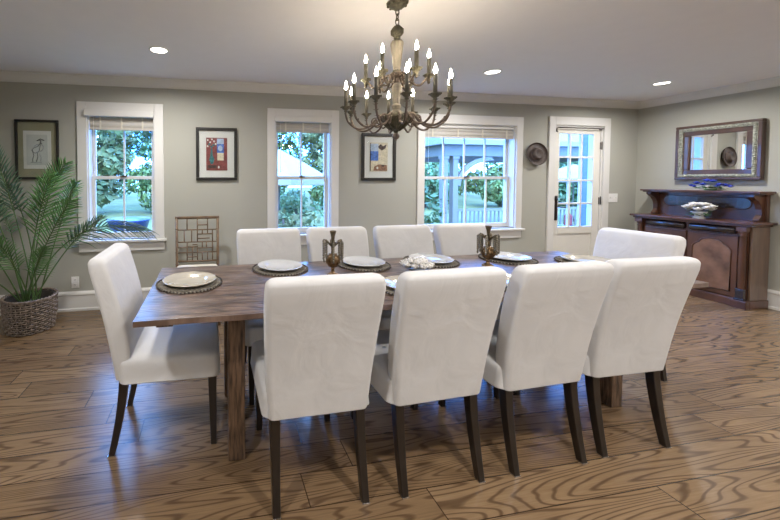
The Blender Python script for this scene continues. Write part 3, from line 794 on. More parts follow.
def art3(t, a, b):
    slab(t, 'mat_board', 'matwhite', -a, a, -b, b, -.008)
    w_, h_ = a * .62, b * .70; y0, y1 = -.0137, -.012
    m = MB().box(-w_, w_, -.0125, -.010, -h_, h_, 0)
    m.box(-w_ * .95, -w_ * .05, y0, y1, -.25 * h_, .4 * h_, 1).box(-w_ * .95, -w_ * .05, y0, y1, .4 * h_, .92 * h_, 2)
    m.prism([(-w_ * .1, h_ * .72), (w_ * .2, h_ * .9), (w_ * .45, h_ * .75), (w_ * .85, h_ * .88), (w_ * .75, h_ * .62), (w_ * .35, h_ * .45), (0, h_ * .6)], 1, y0, y1, 3)
    m.prism([(-w_ * .6, -h_ * .95), (-w_ * .5, -h_ * .65), (0, -h_ * .5), (w_ * .9, -h_ * .55), (w_ * .95, -h_ * .95)], 1, y0, y1, 4)
    m.prism(ell(-w_ * .15, -h_ * .75, .012, .014, 10), 1, y0 - .001, y1, 5)
    m.prism(ell(w_ * .45, -h_ * .6, .02, .01, 10), 1, y0 - .001, y1, 3)
    m.box(-w_ * .98, -w_ * .9, y0, y1, -h_ * .95, h_ * .95, 3)
    m.build('art_print', ['artcream', 'artblue', 'artsky', 'artdark', 'artbrown', 'matwhite'], t)
picture(1.712, 2.140, 1.320, 1.870, .034, art3, 'black framed cream and blue print hanging behind the chandelier')

# ------------------------------------------------------------------ wall hat
def hat():
    t = thing('straw_hat', (4.065, YB - .002, 1.655), 0, 'round brown brimmed hat hung on the wall between the wide window and the door', 'hat')
    # axis towards the room and slightly left / up
    R = Matrix.Rotation(math.radians(90), 3, 'X')
    tilt = Matrix.Rotation(math.radians(-4), 3, 'Z') @ Matrix.Rotation(math.radians(-5), 3, 'X')
    Mx = tilt @ R
    off = (0, -.022, 0)
    MB().lathe([(.078, .010), (.100, .005), (.120, .004), (.136, .010), (.143, .020), (.145, .024), (.144, .018), (.136, .004), (.120, -.003), (.098, -.002), (.074, .004)], 40, off, 0, Mx, caps=False).build('brim', 'hatwood', t)
    MB().lathe([(.080, .008), (.078, .022), (.070, .038), (.060, .046), (.048, .047), (.034, .040), (.018, .037), (.001, .036)], 32, off, 0, Mx, caps=False).build('crown', 'hatwood', t)
    MB().lathe([(.081, .010), (.0825, .012), (.0815, .021), (.078, .023)], 32, off, 0, Mx, caps=False).build('hat_band', 'hatlight', t)
    MB().tube([(0, .0, .01), (0, -.02, .012)], .004, 6).build('wall_peg', 'iron', t)
hat()

# ------------------------------------------------------------------ bamboo chair
def bamboo_chair():
    t = thing('bamboo_chair', (-.145, 3.36, 0), 0, 'bamboo lattice-back side chair with cream cushion standing against the back wall', 'chair')
    hw = .205; yb, yf = .22, -.20
    def cane(name, pts, r, parent=t):
        m = MB().tube(pts, r, 8)
        a, b = Vector(pts[0]), Vector(pts[-1]); L = (b - a).length; n = max(1, int(L / .12))
        for k in range(1, n + 1):
            p = a.lerp(b, k / (n + 1)); d = (b - a).normalized() * .004
            m.tube([p - d, p + d], r * 1.18, 8)
        return m.build(name, 'bamboo', parent)
    for s in (-1, 1):
        cane('leg', [(s * hw, yb, 0), (s * hw, yb + .02, .95)], .014)
        cane('leg', [(s * hw, yf, 0), (s * hw, yf, .43)], .014)
    m = MB()
    m.tube([(-hw - .015, yb + .02, .945), (hw + .015, yb + .02, .945)], .015, 8)
    m.tube([(-hw, yb + .012, .50), (hw, yb + .012, .50)], .010, 8)
    m.build('back_rail', 'bamboo', t)
    # fretwork lattice: coordinates in fractions of the panel
    seg = [((0, .72), (1, .72)), ((0, .44), (1, .44)), ((0, .20), (1, .20)), ((.25, .72), (.25, 1)), ((.5, .44), (.5, 1)), ((.75, .62), (.75, 1)), ((.5, .83), (.75, .83)),
           ((.18, .44), (.18, .72)), ((.36, .44), (.36, .72)), ((.5, .62), (.87, .62)), ((.62, .62), (.62, .72)), ((.5, .52), (.8, .52)), ((.87, .44), (.87, .72)),
           ((.25, 0), (.25, .44)), ((.5, 0), (.5, .35)), ((.62, .30), (.62, .44)), ((.25, .33), (.5, .33)), ((.5, .30), (.87, .30)), ((.87, .2), (.87, .44)), ((.38, 0), (.38, .33)),
           ((.62, 0), (.62, .20)), ((.75, 0), (.75, .20)), ((.87, 0), (.87, .2)), ((.25, .1), (.5, .1)), ((.72, .30), (.72, .44)), ((0, .32), (.25, .32)), ((.38, .38), (.5, .38))]
    m = MB(); z0, z1 = .50, .945
    for (a, b), (c, d) in seg:
        P = lambda u, v: (-hw + 2 * hw * u, yb + .012 + .008 * v, z0 + (z1 - z0) * v)
        m.tube([P(a, b), P(c, d)], .0062, 6)
    m.build('back_lattice', 'bamboo', t)
    m = MB()
    for s in (-1, 1): m.tube([(s * hw, yf, .425), (s * hw, yb, .425)], .013, 8).tube([(s * hw, yf, .16), (s * hw, yb, .16)], .010, 8)
    m.tube([(-hw, yf, .425), (hw, yf, .425)], .013, 8).tube([(-hw, yb, .425), (hw, yb, .425)], .013, 8).tube([(-hw, yf, .2), (hw, yf, .2)], .010, 8)
    m.build('seat_frame', 'bamboo', t)
    rings = [rrect(.40 - i_, .385 - i_, .04, 5, 0, .01, z) for z, i_ in ((.433, .03), (.440, .0), (.462, 0), (.474, .02), (.480, .08), (.483, .2))]
    MB().loft(rings).build('seat_cushion', 'cream', t)
bamboo_chair()

# ------------------------------------------------------------------ palm in basket
def palm():
    PX, PY = -1.605, 3.385
    b = thing('wicker_basket', (PX, PY, 0), 0, 'round grey-brown wicker basket planter on the floor by the left edge', 'basket')
    rad = lambda z: .176 + .028 * math.sin(min(1, z / .29) * PI * .62)
    H = .30
    MB().lathe([(.17, .004), (rad(.1) - .018, .1), (rad(.2) - .018, .2), (rad(.28) - .018, .285), (rad(.28) - .03, .285), (rad(.2) - .03, .2), (rad(.2) - .035, .19), (.001, .19)], 32, caps=True).build('liner', 'wickerdark', b)
    ns = 34; weave = MB()
    rows = 15
    for r_ in range(rows):
        z = .012 + (H - .03) * r_ / (rows - 1); pts = []
        for k in range(ns * 4):
            a = 2 * PI * k / (ns * 4); w_ = math.cos(a * ns / 1 * .5 * 1 + (r_ % 2) * PI) if ns % 2 == 0 else math.cos(a * ns / 2 + (r_ % 2) * PI)
            R_ = rad(z) + .006 * w_; pts.append((R_ * math.cos(a), R_ * math.sin(a), z + .0015 * math.sin(a * 7 + r_)))
        weave.tube(pts, .0068, 5, closed=True)
    weave.build('weave', 'wicker', b)
    st = MB()
    for k in range(ns):
        a = 2 * PI * k / ns; st.tube([(rad(z) * math.cos(a), rad(z) * math.sin(a), z) for z in (0.004, .07, .14, .21, .285)], .005, 5)
    st.build('stakes', 'wicker', b)
    rm = MB()
    for ph in (0, PI):
        rm.tube([((rad(.29) + .008 * math.cos(20 * 2 * PI * k / 200 + ph)) * math.cos(2 * PI * k / 200), (rad(.29) + .008 * math.cos(20 * 2 * PI * k / 200 + ph)) * math.sin(2 * PI * k / 200), .295 + .006 * math.sin(20 * 2 * PI * k / 200 + ph)) for k in range(200)], .008, 5, closed=True)
    rm.build('rim', 'wicker', b)
    t = thing('potted_palm', (PX, PY, .19), 0, 'tall feathery green palm growing out of the wicker basket at left', 'plant')
    MB().lathe([(.001, .045), (.10, .042), (.165, .030), (.172, .0), (.001, .0)], 28, caps=False).build('soil', 'soil', t)
    rnd = random.Random(11)
    F = [  # ctrl, tip (world), leaflet length, bluish, start fraction, droop
        ((-1.28, 3.30, 1.12), (-.60, 3.36, .86), .27, 1, .46, .85),
        ((-1.50, 3.36, 1.18), (-1.24, 3.24, 1.47), .21, 0, .50, .35),
        ((-1.55, 3.36, 1.30), (-2.00, 3.35, 1.56), .21, 1, .48, .6),
        ((-1.40, 3.20, .85), (-1.12, 3.02, 1.16), .20, 0, .48, .45),
        ((-1.70, 3.25, 1.05), (-2.12, 3.05, 1.02), .18, 1, .45, .9),
        ((-1.62, 3.45, 1.15), (-1.42, 3.52, 1.36), .19, 0, .52, .3),
        ((-1.72, 3.20, 1.15), (-1.86, 2.98, 1.40), .20, 1, .50, .6),
        ((-1.58, 3.15, .70), (-1.66, 2.88, .92), .17, 0, .45, .6),
        ((-1.75, 3.45, 1.05), (-1.98, 3.52, 1.22), .17, 0, .48, .7),
        ((-1.75, 3.15, .60), (-2.02, 3.00, .66), .15, 0, .42, .8),
        ((-1.50, 3.25, .95), (-1.32, 3.14, 1.36), .19, 0, .52, .35),
        ((-1.30, 3.40, .80), (-1.02, 3.45, .98), .17, 0, .50, .5),
        ((-1.66, 3.30, 1.15), (-1.80, 3.22, 1.62), .18, 1, .55, .3),
        ((-1.48, 3.20, .62), (-1.30, 2.98, .80), .15, 0, .45, .7),
        ((-1.70, 3.10, .80), (-1.84, 2.86, 1.02), .17, 1, .45, .7),
        ((-1.35, 3.45, 1.05), (-1.22, 3.40, 1.30), .18, 0, .5, .5),
    ]
    for ci, (c, tip, LL, blue, sf, droop) in enumerate(F):
        a = rnd.uniform(0, 2 * PI); p0 = Vector((PX + .05 * math.cos(a), PY + .05 * math.sin(a), .20))
        base = Vector((PX, PY, .19)); pts = [p - base for p in bez(p0, c, tip, 36)]
        n = len(pts)
        st = MB().tube(pts, [.0065 * (1 - .8 * i / n) + .001 for i in range(n)], 6).build('stem', 'palmstem', t)
        lf = MB(); i0 = int(sf * (n - 1)); cnt = 21; tw = math.radians(rnd.uniform(25, 50)) * (1 if tip[0] > c[0] else -1)
        for j in range(cnt):
            q = j / (cnt - 1); f = i0 + q * (n - 1 - i0 - .01); i = int(f); p = pts[i].lerp(pts[i + 1], f - i)
            d = (pts[i + 1] - pts[i]).normalized()
            side = d.cross(Vector((0, 0, 1)))
            if side.length < .1: side = Vector((1, 0, 0))
            side.normalize(); nup = side.cross(d).normalized(); side, nup = side * math.cos(tw) + nup * math.sin(tw), nup * math.cos(tw) - side * math.sin(tw)
            L = LL * 1.18 * (.45 + .55 * max(0, math.sin(min(1, q * .85 + .2) * PI)) ** .6) * (1 - .15 * q)
            for sg in (-1, 1):
                ang = math.radians(52 - 25 * q + rnd.uniform(-5, 5))
                dirv = (d * math.cos(ang) + side * sg * math.sin(ang) + nup * .22).normalized()
                wv = dirv.cross(nup).normalized() * (.0088 if blue else .0064)
                prev = p; pr = []
                for k, qq in enumerate((0, .3, .65, 1)):
                    pt = p + dirv * L * qq + Vector((0, 0, -droop * L * .6 * qq * qq))
                    ww = wv * (.55, 1.0, .75, .05)[k]
                    pr.append([pt + ww, pt + nup * .0014, pt - ww, pt - nup * .0008])
                lf.loft(pr)
        lf.build('frond', 'palmblue' if blue else 'palm', st)
palm()

# ------------------------------------------------------------------ sideboard
def sideboard():
    CY = 3.085
    t = thing('sideboard', (XR, CY, 0), 0, 'antique dark mahogany sideboard with raised back shelf against the right wall', 'sideboard')
    HB = .475
    X0 = -.028
    MB().box(-.275, X0, -HB + .015, HB - .015, .085, .845).build('carcass', 'mahogany', t, bevel=.003)
    for s in (-1, 1): MB().box(-.272, X0, s * HB - .008, s * HB + .008 , .085, .845).build('side_panel', 'sidepanel', t, bevel=.002)
    pl = MB().box(-.295, X0 - .002, -.495, .495, 0, .085)
    pl.build('plinth', 'mahogany', t, bevel=.006)
    for s in (-1, 1):
        y = s * .435
        MB().box(-.345, -.293, y - .060, y + .060, 0, .082).build('plinth_block', 'mahogany', t, bevel=.006)
        cb = MB().box(-.334, -.286, y - .036, y + .036, .082, .100).box(-.326, -.286, y - .030, y + .030, .100, .185).box(-.331, -.286, y - .033, y + .033, .185, .200)
        cb.build('column_base', 'ebony', t, bevel=.003)
        co = MB().lathe([(.027, .200), (.022, .215), (.025, .24), (.027, .45), (.023, .70), (.021, .745), (.029, .755), (.022, .765), (.030, .79), (.032, .800)], 12, (-.302, y, 0))
        co.box(-.334, -.275, y - .036, y + .036, .800, .845)
        co.build('column', 'mahogany', t)
    # drawers: half round cushion fronts
    for s in (-1, 1):
        a, b = (.012, .385) if s > 0 else (-.385, -.012)
        rings = []
        for q, sc in ((a, .35), (a + .006, .8), (a + .018, 1), (b - .018, 1), (b - .006, .8), (b, .35)):
            rings.append([Vector((-.275 - .042 * sc * math.cos(th), q, .800 + .040 * sc * math.sin(th))) for th in [math.radians(-90 + 180 * k / 10) for k in range(11)]])
        MB().loft(rings).build('drawer', 'ebony', t)
        MB().box(-.281, -.274, a - .006, b + .006, .746, .757).build('drawer_rail', 'mahogany', t, bevel=.002)
    for s in (-1, 1):
        a, b = (.006, .395) if s > 0 else (-.395, -.006)
        d = MB().box(-.290, -.274, a, b, .100, .742).build('door', 'mahogany', t, bevel=.003)
        c = (a + b) / 2; hw_ = (b - a) / 2 - .045
        out = [(c - hw_, .15), (c + hw_, .15), (c + hw_, .585)]
        for k in range(1, 8):
            q = k / 8; out.append((c + hw_ - hw_ * .38 * q, .585 + .050 * math.sin(q * PI * .5)))
        for k in range(0, 13):
            th = PI * k / 12; out.append((c + hw_ * .62 * math.cos(th), .640 + .050 * math.sin(th)))
        for k in range(7, 0, -1):
            q = k / 8; out.append((c - hw_ + hw_ * .38 * q, .585 + .050 * math.sin(q * PI * .5)))
        out.append((c - hw_, .585))
        MB().prism(out, 0, -.2935, -.289).build('door_panel', 'burl', d)
        MB().tube([(-.2935, u, v) for u, v in out], .0065, 6, closed=True).build('panel_moulding', 'mahogany', d)
        MB().lathe([(.004, 0), (.006, .003), (.002, .004)], 8, (-.292, a + .022 if s > 0 else b - .022, .45), M_=Matrix.Rotation(-PI / 2, 3, 'Y')).build('keyhole', 'brassdark', d)
    MB().box(-.350, X0 + .026, -.520, .520, .868, .892).box(-.325, X0, -.500, .500, .845, .868).build('countertop', 'mahogany', t, bevel=.006)
    bbd = MB().box(-.050, -.006, -.465, .465, .892, 1.175).build('backboard', 'mahogany', t, bevel=.003)
    out = []
    for k in range(17):
        th = -PI / 2 + PI * k / 16; out.append((.300 + .062 * math.cos(th), 1.075 + .062 * math.sin(th)))
    for k in range(17):
        th = PI / 2 + PI * k / 16; out.append((-.300 + .062 * math.cos(th), 1.075 + .062 * math.sin(th)))
    MB().prism(out, 0, -.056, -.049).build('inset_panel', 'ebony', bbd)
    MB().tube([(-.054, u, v) for u, v in out], .006, 6, closed=True).build('inset_moulding', 'mahogany', bbd)
    prof = [(-.05, .895), (-.115, .895), (-.120, .915), (-.100, .935), (-.085, .965), (-.085, 1.02), (-.100, 1.07), (-.135, 1.11), (-.180, 1.135), (-.200, 1.15), (-.198, 1.175), (-.05, 1.175)]
    for s in (-1, 1):
        y = s * .425
        MB().prism(prof, 1, y - .022, y + .022).build('bracket', 'mahogany', t, bevel=.004)
    MB().box(-.225, -.004, -.500, .500, 1.190, 1.210).box(-.205, -.004, -.485, .485, 1.175, 1.190).build('top_shelf', 'mahogany', t, bevel=.005)
sideboard()

# mirror
def mirror():
    y0, y1, z0, z1 = 2.668, 3.352, 1.330, 1.972
    t = thing('wall_mirror', (XR, (y0 + y1) / 2, (z0 + z1) / 2), 0, 'rectangular wall mirror in a deep brown frame with silvery carved band above the sideboard', 'mirror')
    a, b = (y1 - y0) / 2, (z1 - z0) / 2
    def fr(m, o, i, x0, x1):
        m.box(x0, x1, -a + o, a - o, b - i, b - o).box(x0, x1, -a + o, a - o, -b + o, -b + i).box(x0, x1, -a + o, -a + i, -b + i, b - i).box(x0, x1, a - i, a - o, -b + i, b - i); return m
    fr(MB(), 0, .032, -.060, -.002).build('outer_frame', 'frame_brown', t, bevel=.006)
    sv = fr(MB(), .030, .066, -.058, -.004)
    rnd = random.Random(8)
    def beads(p, q, n):
        for k in range(n):
            f = (k + .5) / n; y = p[0] + (q[0] - p[0]) * f; z = p[1] + (q[1] - p[1]) * f
            sv.ball((-.060, y, z), .014, 7, 5, sz=(.7, 1, .8))
    e = .046
    beads((-a + e, b - e), (a - e, b - e), 26); beads((-a + e, -b + e), (a - e, -b + e), 26); beads((-a + e, -b + e), (-a + e, b - e), 24); beads((a - e, -b + e), (a - e, b - e), 24)
    sv.build('carved_band', 'frame_silver', t)
    fr(MB(), .060, .118, -.042, -.004).build('inner_frame', 'frame_brown', t, bevel=.008)
    MB().box(-.022, -.006, -a + .115, a - .115, -b + .115, b - .115).build('mirror_glass', 'mirror', t)
mirror()

# blue flowers on top shelf
def blue_flowers():
    t = thing('blue_flower_spray', (XR - .12, 3.00, 1.21), 0, 'low spray of deep blue silk flowers with green leaves on the sideboard top shelf', 'flower arrangement')
    rnd = random.Random(6)
    MB().lathe([(.04, 0), (.048, .006), (.05, .018), (.044, .018), (.001, .014)], 20, caps=False).build('dish', 'leafdark', t)
    lf = MB()
    for k in range(34):
        a = rnd.uniform(0, 2 * PI); r = rnd.uniform(.03, .05); sgn = rnd.choice((-1, 1))
        p = Vector((rnd.uniform(-.03, .03), rnd.uniform(-.12, .12), rnd.uniform(.012, .03)))
        d = Vector((rnd.uniform(-.6, .6), sgn * rnd.uniform(.4, 1), rnd.uniform(-.02, .45))).normalized(); s_ = d.cross(Vector((0, 0, 1))).normalized()
        L = rnd.uniform(.04, .075)
        if abs(p.y + d.y * L) > .19: L *= .5
        z_ = Vector((0, 0, .002))
        q = [p, p + d * L * .5 + Vector((0, 0, .006)), p + d * L]
        q[2].z = max(q[2].z, .006)
        lf.loft([[c + s_ * w_, c + z_, c - s_ * w_, c - z_] for c, w_ in zip(q, (.002, .012, .001))])
    lf.build('foliage', 'leafdark', t)
    for (y, z, r) in ((.135, .035, .024), (.095, .055, .028), (.05, .045, .026), (.03, .075, .030), (-.01, .070, .026), (-.075, .045, .026), (-.11, .040, .026), (-.145, .032, .024), (.115, .03, .022), (-.05, .030, .022)):
        rose(MB(), (rnd.uniform(-.03, .02), y * 1.12, z * 1.45), r * 1.15, rnd).build('blossom', 'petalblue', t)
    rose(MB(), (-.035, .0, .040), .022, rnd).build('white_blossom', 'petal', t)
blue_flowers()
def white_flowers():
    t = thing('white_flower_planter', (XR - .21, 3.035, .892), 0, 'small white posy with green leaves standing on the sideboard counter', 'flower arrangement')
    MB().lathe([(.030, 0), (.032, .004), (.022, .012), (.020, .022), (.036, .040), (.042, .050), (.036, .048), (.001, .04)], 18, caps=False).build('pot', 'petal', t)
    rnd = random.Random(9); lf = MB()
    for k in range(22):
        a = 2 * PI * k / 22; d = Vector((math.cos(a), math.sin(a), rnd.uniform(-.5, .3))).normalized(); s_ = Vector((-math.sin(a), math.cos(a), 0)); p = Vector((.03 * math.cos(a), .03 * math.sin(a), rnd.uniform(.025, .06)))
        L = rnd.uniform(.025, .04); z_ = Vector((0, 0, .002)); q = [p, p + d * L * .5, p + d * L]
        for c in q: c.z = max(c.z, .005)
        lf.loft([[c + s_ * w_, c + z_, c - s_ * w_, c - z_] for c, w_ in zip(q, (.002, .010, .001))])
    lf.build('foliage', 'leafdark', t)
    for k in range(9):
        a = 2 * PI * k / 9; rose(MB(), (.052 * math.cos(a), .060 * math.sin(a), .078 + .012 * math.sin(k * 2.1)), .026, rnd).build('blossom', 'petal', t)
    for k in range(5):
        a = 2 * PI * k / 5 + .3; rose(MB(), (.026 * math.cos(a), .030 * math.sin(a), .102), .026, rnd).build('blossom', 'petal', t)
    t.scale = (1.6, 1.6, 1.5)
    return t
white_flowers()

# ------------------------------------------------------------------ outdoors
GZ = -.50
tag(MB().box(-40, 60, YB + .2, 70, GZ - .2, GZ).build('lawn', 'lawn'), kind='structure')
# house outer foundation below the sill so that daylight does not leak in
tag(MB().box(XL - .2, XR + .2, YB, YB + WT, GZ, -.12).build('wall_foundation', 'porchw'), kind='structure')
def leaf_cloud(blobs, n, size, seed):
    r = np.random.default_rng(seed); bl = np.array(blobs)
    wts = bl[:, 3] ** 2; idx = r.choice(len(bl), n, p=wts / wts.sum())
    d = r.normal(size=(n, 3)); d /= np.linalg.norm(d, axis=1)[:, None]
    rad = bl[idx, 3] * r.uniform(.72, 1.03, n)
    c = bl[idx, :3] + d * rad[:, None] * np.array([1, 1, .85])
    u = r.normal(size=(n, 3)); u /= np.linalg.norm(u, axis=1)[:, None]
    w_ = np.cross(u, d + r.normal(scale=.5, size=(n, 3))); w_ /= np.linalg.norm(w_, axis=1)[:, None] + 1e-9
    s = size * r.uniform(.6, 1.4, n)[:, None]
    V = np.stack([c - u * s, c + w_ * s * .5, c + u * s, c - w_ * s * .5], 1).reshape(-1, 3)
    return V, np.arange(4 * n).reshape(-1, 4)
def tree(name, x, y, h, r, label, cat, mt, seed, n=5200, size=.16, low=False):
    rnd = random.Random(seed)
    t = thing(name, (x, y, GZ), 0, label, cat)
    blobs = []
    if low:
        for k in range(12): blobs.append((rnd.uniform(-r, r) * .8, rnd.uniform(-r, r) * .6, h * rnd.uniform(.2, .7), h * rnd.uniform(.22, .34)))
    else:
        for k in range(26):
            z = h * rnd.uniform(.12, .92); q = 1 - abs(z / h - .45) * 1.1; a = rnd.uniform(0, 2 * PI); rr = r * q * rnd.uniform(.3, .95)
            blobs.append((rr * math.cos(a), rr * math.sin(a), z, r * rnd.uniform(.26, .45)))
        blobs.append((0, 0, h * .85, r * .4))
    V, F = leaf_cloud(blobs, n, size, seed)
    me = bpy.data.meshes.new('foliage'); me.from_pydata(V.tolist(), [], F.tolist()); me.materials.append(M[mt])
    o = bpy.data.objects.new('foliage', me); COL.objects.link(o); o.parent = t
    tr = MB().tube([(0, 0, 0), (.05, .02, h * .3), (0, 0, h * .75)], [.035 * h ** .5 * 1.6, .03 * h ** .5 * 1.3, .02], 10)
    for k in range(6):
        b_ = blobs[k]; tr.tube([(0, 0, min(h * .3, b_[2] * .6)), (b_[0] * .5, b_[1] * .5, b_[2] * .75), (b_[0], b_[1], b_[2])], [.05, .035, .012] if not low else [.02, .015, .006], 6)
    tr.build('trunk', 'bark', t)
TR = [(-9.0, 16, 7.2, 2.0, 'leafB', 'leafy tree beyond the leftmost window, at its left edge'), (-4.6, 12.0, 7.0, 1.8, 'leafC', 'pale drooping tree filling the leftmost window'),
      (-1.6, 17.5, 8.0, 2.2, 'leafA', 'tree standing behind the right half of the leftmost window'), (3.2, 21, 7.5, 2.2, 'leafB', 'green tree beyond the lawn at the left of the middle window'),
      (6.0, 16.5, 6.6, 1.7, 'leafC', 'pale loose tree beyond the middle window, right of the umbrella'), (9.4, 22.5, 9, 2.5, 'leafB', 'green tree at the right edge of the middle window'),
      (12.0, 17.0, 7.4, 2.0, 'leafC', 'pale blue-green tree at the left edge of the widest window'), (16.2, 22.5, 7.5, 2.5, 'leafA', 'blue-green tree beyond the pavilion, left part of the widest window'),
      (17.8, 17.0, 6.8, 1.7, 'leafB', 'green tree beyond the pavilion, right part of the widest window'), (23.4, 22.5, 8.5, 2.6, 'leafA', 'dark tree seen beyond the right edge of the widest window'),
      (22.0, 17.6, 7, 1.7, 'leafA', 'nearer blue-green tree seen through the door panes'), (28, 23.0, 9, 2.6, 'leafB', 'farther tall tree seen through the door panes, above the white umbrella'), (-6.6, 22.5, 8.5, 2.5, 'leafA', 'tall tree far behind the leftmost window')]
for k, (x, y, h, r, mt, lab) in enumerate(TR): tree('garden_tree', x * 1.6, y * 1.6, h * 1.4, r * 1.5, lab, 'tree', mt, 20 + k, 6500, .22)
for k in range(1, 10):
    ux = -9 + 5.6 * k + (.9 if k == 1 else 0)
    tree('tall_bush', ux, 20.0, 3.2, 1.9, ['dark bush at the far edge of the lawn, leftmost of the row behind the windows', 'far bush in line with the wall between the left and middle windows', 'far bush at the left edge of the middle window', 'far bush in the middle window, beyond the umbrella',
        'far bush in line with the black framed cream and blue print', 'far bush behind the left pavilion posts', 'far bush seen above the pavilion railing, left part', 'far bush seen above the pavilion railing, right part', 'far bush in line with the hat on the wall', 'far bush seen through the left door panes'][k], 'bush', ('leafA', 'leafB')[k % 2], 90 + k, 4500, .14, True)
SH = [(-3.6, 9.6, 1.2, .8, 'leafC', 'low pale shrub behind the blue tub outside the leftmost window'), (-6.4, 9.8, 1.7, 1.1, 'leafB', 'round shrub outside the leftmost window at its left edge'),
      (1.38, 6.6, 1.40, .50, 'leafC', 'rounded pale green shrub at the lower left of the middle window'), (2.26, 5.7, .80, .36, 'leafA', 'low bluish shrub at the bottom of the middle window'),
      (4.1, 7.0, 1.9, .50, 'leafA', 'tall bluish shrub outside the widest window at its left edge'), (3.2, 13, 1.6, 1.3, 'leafA', 'dark shrub on the far edge of the lawn in the middle window')]
for k, (x, y, h, r, mt, lab) in enumerate(SH): tree('garden_shrub', x, y, h, r, lab, 'shrub', mt, 60 + k, 2200, .07, True)

# blue basin on the lawn
def basin():
    t = thing('garden_basin', (-1.66, 7.40, GZ - .15), 0, 'round blue basin on a pedestal outside the leftmost window', 'basin')
    MB().lathe([(.22, 0), (.24, .04), (.10, .12), (.08, .70), (.12, .86)], 20).build('pedestal', 'bluetub', t)
    MB().lathe([(.12, .86), (.26, .90), (.36, 1.00), (.40, 1.14), (.42, 1.17), (.40, 1.18), (.36, 1.15), (.001, 1.12)], 36, caps=False).build('bowl', 'bluetub', t)
    MB().lathe([(.001, 1.135), (.355, 1.135)], 36, caps=False).build('water_surface', 'water', t)
basin()
def umbrella(x, y, R, zt, ze, label):
    t = thing('garden_umbrella', (x, y, GZ), 0, label, 'umbrella')
    zt -= GZ; ze -= GZ
    MB().tube([(0, 0, .05), (0, 0, zt)], .028, 10).build('pole', 'porchw', t)
    MB().lathe([(.28, 0), (.28, .05), (.06, .09), (.04, .2)], 20).build('base', 'iron', t)
    m = MB(); n = 8
    top = [Vector((.03 * math.cos(2 * PI * k / n), .03 * math.sin(2 * PI * k / n), zt + .03)) for k in range(n)]
    mid = [Vector((R * .5 * math.cos(2 * PI * k / n), R * .5 * math.sin(2 * PI * k / n), ze + (zt - ze) * .56)) for k in range(n)]
    ed = [Vector((R * math.cos(2 * PI * k / n), R * math.sin(2 * PI * k / n), ze)) for k in range(n)]
    lo = [p - Vector((0, 0, .14)) for p in ed]; lo2 = [p * .995 for p in lo]; e2 = [Vector((p.x * .985, p.y * .985, p.z - .015)) for p in ed]
    m2 = [p - Vector((0, 0, .02)) for p in mid]; t2 = [p - Vector((0, 0, .02)) for p in top]
    m.loft([top, mid, ed, lo, lo2, e2, m2, t2], smooth=False).build('canopy', 'canvas', t)
    for k in range(n):
        a = 2 * PI * k / n; MB().tube([(R * .5 * math.cos(a), R * .5 * math.sin(a), ze + (zt - ze) * .52), (.03 * math.cos(a), .03 * math.sin(a), ze)], .010, 5).build('strut', 'porchw', t)
umbrella(1.52, 7.75, 1.22, 1.98, 1.36, 'large white canvas umbrella outside the middle window')
umbrella(15.6, 12.6, 1.6, 1.95, 1.35, 'white canvas umbrella seen through the glazed door')

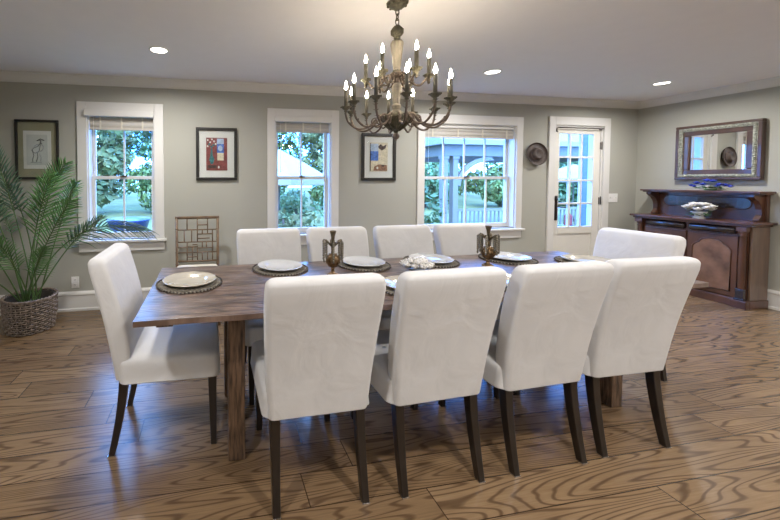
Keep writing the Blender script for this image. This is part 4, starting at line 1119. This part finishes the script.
# pavilion beyond the wide window
def pavilion():
    X0, X1, Y0, Y1 = 6.0, 12.4, 8.15, 11.2
    t = thing('garden_pavilion', (X0, Y0, GZ), 0, 'white painted open pavilion with posts and railing outside the widest window', 'pavilion')
    L, D = X1 - X0, Y1 - Y0; H = 2.42
    MB().box(-.25, L + .25, -.25, D + .25, 0, .12).build('deck', 'porchw', t)
    MB().box(-.10, L + .1, -.08, .08, H + .02, H + .30).box(-.10, L + .1, D - .08, D + .08, H + .02, H + .30).box(-.08, .08, .08, D - .08, H + .02, H + .30).box(L - .08, L + .08, .08, D - .08, H + .02, H + .30).build('beam', 'porchw', t, bevel=.01)
    MB().box(-.35, L + .35, -.35, D + .35, H + .30, H + .42).prism([(-.35, H + .42), (D + .35, H + .42), (D / 2, H + 1.4)], 0, -.35, L + .35).build('roof', 'porchb', t)
    for x in (0, .30, 6.1, 6.4):
        for y in (0, D):
            if x == .30 and y: continue
            MB().box(x - .075, x + .075, y - .075, y + .075, .12, H + .02).box(x - .095, x + .095, y - .095, y + .095, .12, .26).box(x - .095, x + .095, y - .095, y + .095, H - .06, H + .02).build('post', 'porchw', t, bevel=.006)
    for x, s in ((.375, 1), (6.0, -1)):
        pts = []
        for k in range(13):
            th = PI / 2 * k / 12; pts.append((x + s * (1.0 - 1.0 * math.cos(th)), H + .02 - .75 + .75 * math.sin(th)))
        poly = pts + [(x + s * 1.0, H + .03), (x + s * (.85), H + .03)]
        inner = [(x + s * (1.10 - 1.0 * math.cos(PI / 2 * k / 12)), H + .02 - .80 + .70 * math.sin(PI / 2 * k / 12)) for k in range(13)]
        m = MB(); vs = []; fs = []
        rings = [[Vector((p[0], -.04, p[1])), Vector((p[0], .04, p[1])), Vector((q[0], .04, q[1])), Vector((q[0], -.04, q[1]))] for p, q in zip(pts, inner)]
        m.loft(rings, smooth=False).build('arch_bracket', 'porchw', t)
    r = MB().box(.3, L, -.035, .035, .98, 1.04).box(.3, L, -.025, .025, .22, .27).build('railing', 'porchw', t)
    x = .44
    k = 0
    while x < L and k < 60:
        MB().box(x - .016, x + .016, -.016, .016, .27, .98).build('baluster', 'porchw', t); x += .125; k += 1
    return t
pavilion()
# wing of the house to the right of the door
tag(MB().box(6.72, 6.92, YB + .2, 5.3, GZ, 2.7).build('wall_wing', 'siding'), kind='structure')
def lantern():
    t = thing('red_lantern', (6.95, 5.55, GZ), 0, 'small red lantern on a stand outside, low in the rightmost door pane', 'lantern')
    t.location = (5.92, 4.85, GZ)
    MB().box(-.14, .14, -.14, .14, 0, 1.06).build('stand', 'porchw', t, bevel=.01)
    MB().lathe([(.055, 1.06), (.06, 1.07), (.05, 1.09), (.05, 1.20), (.06, 1.21), (.02, 1.26), (.008, 1.28)], 12).build('lantern_body', 'redmetal', t)
lantern()
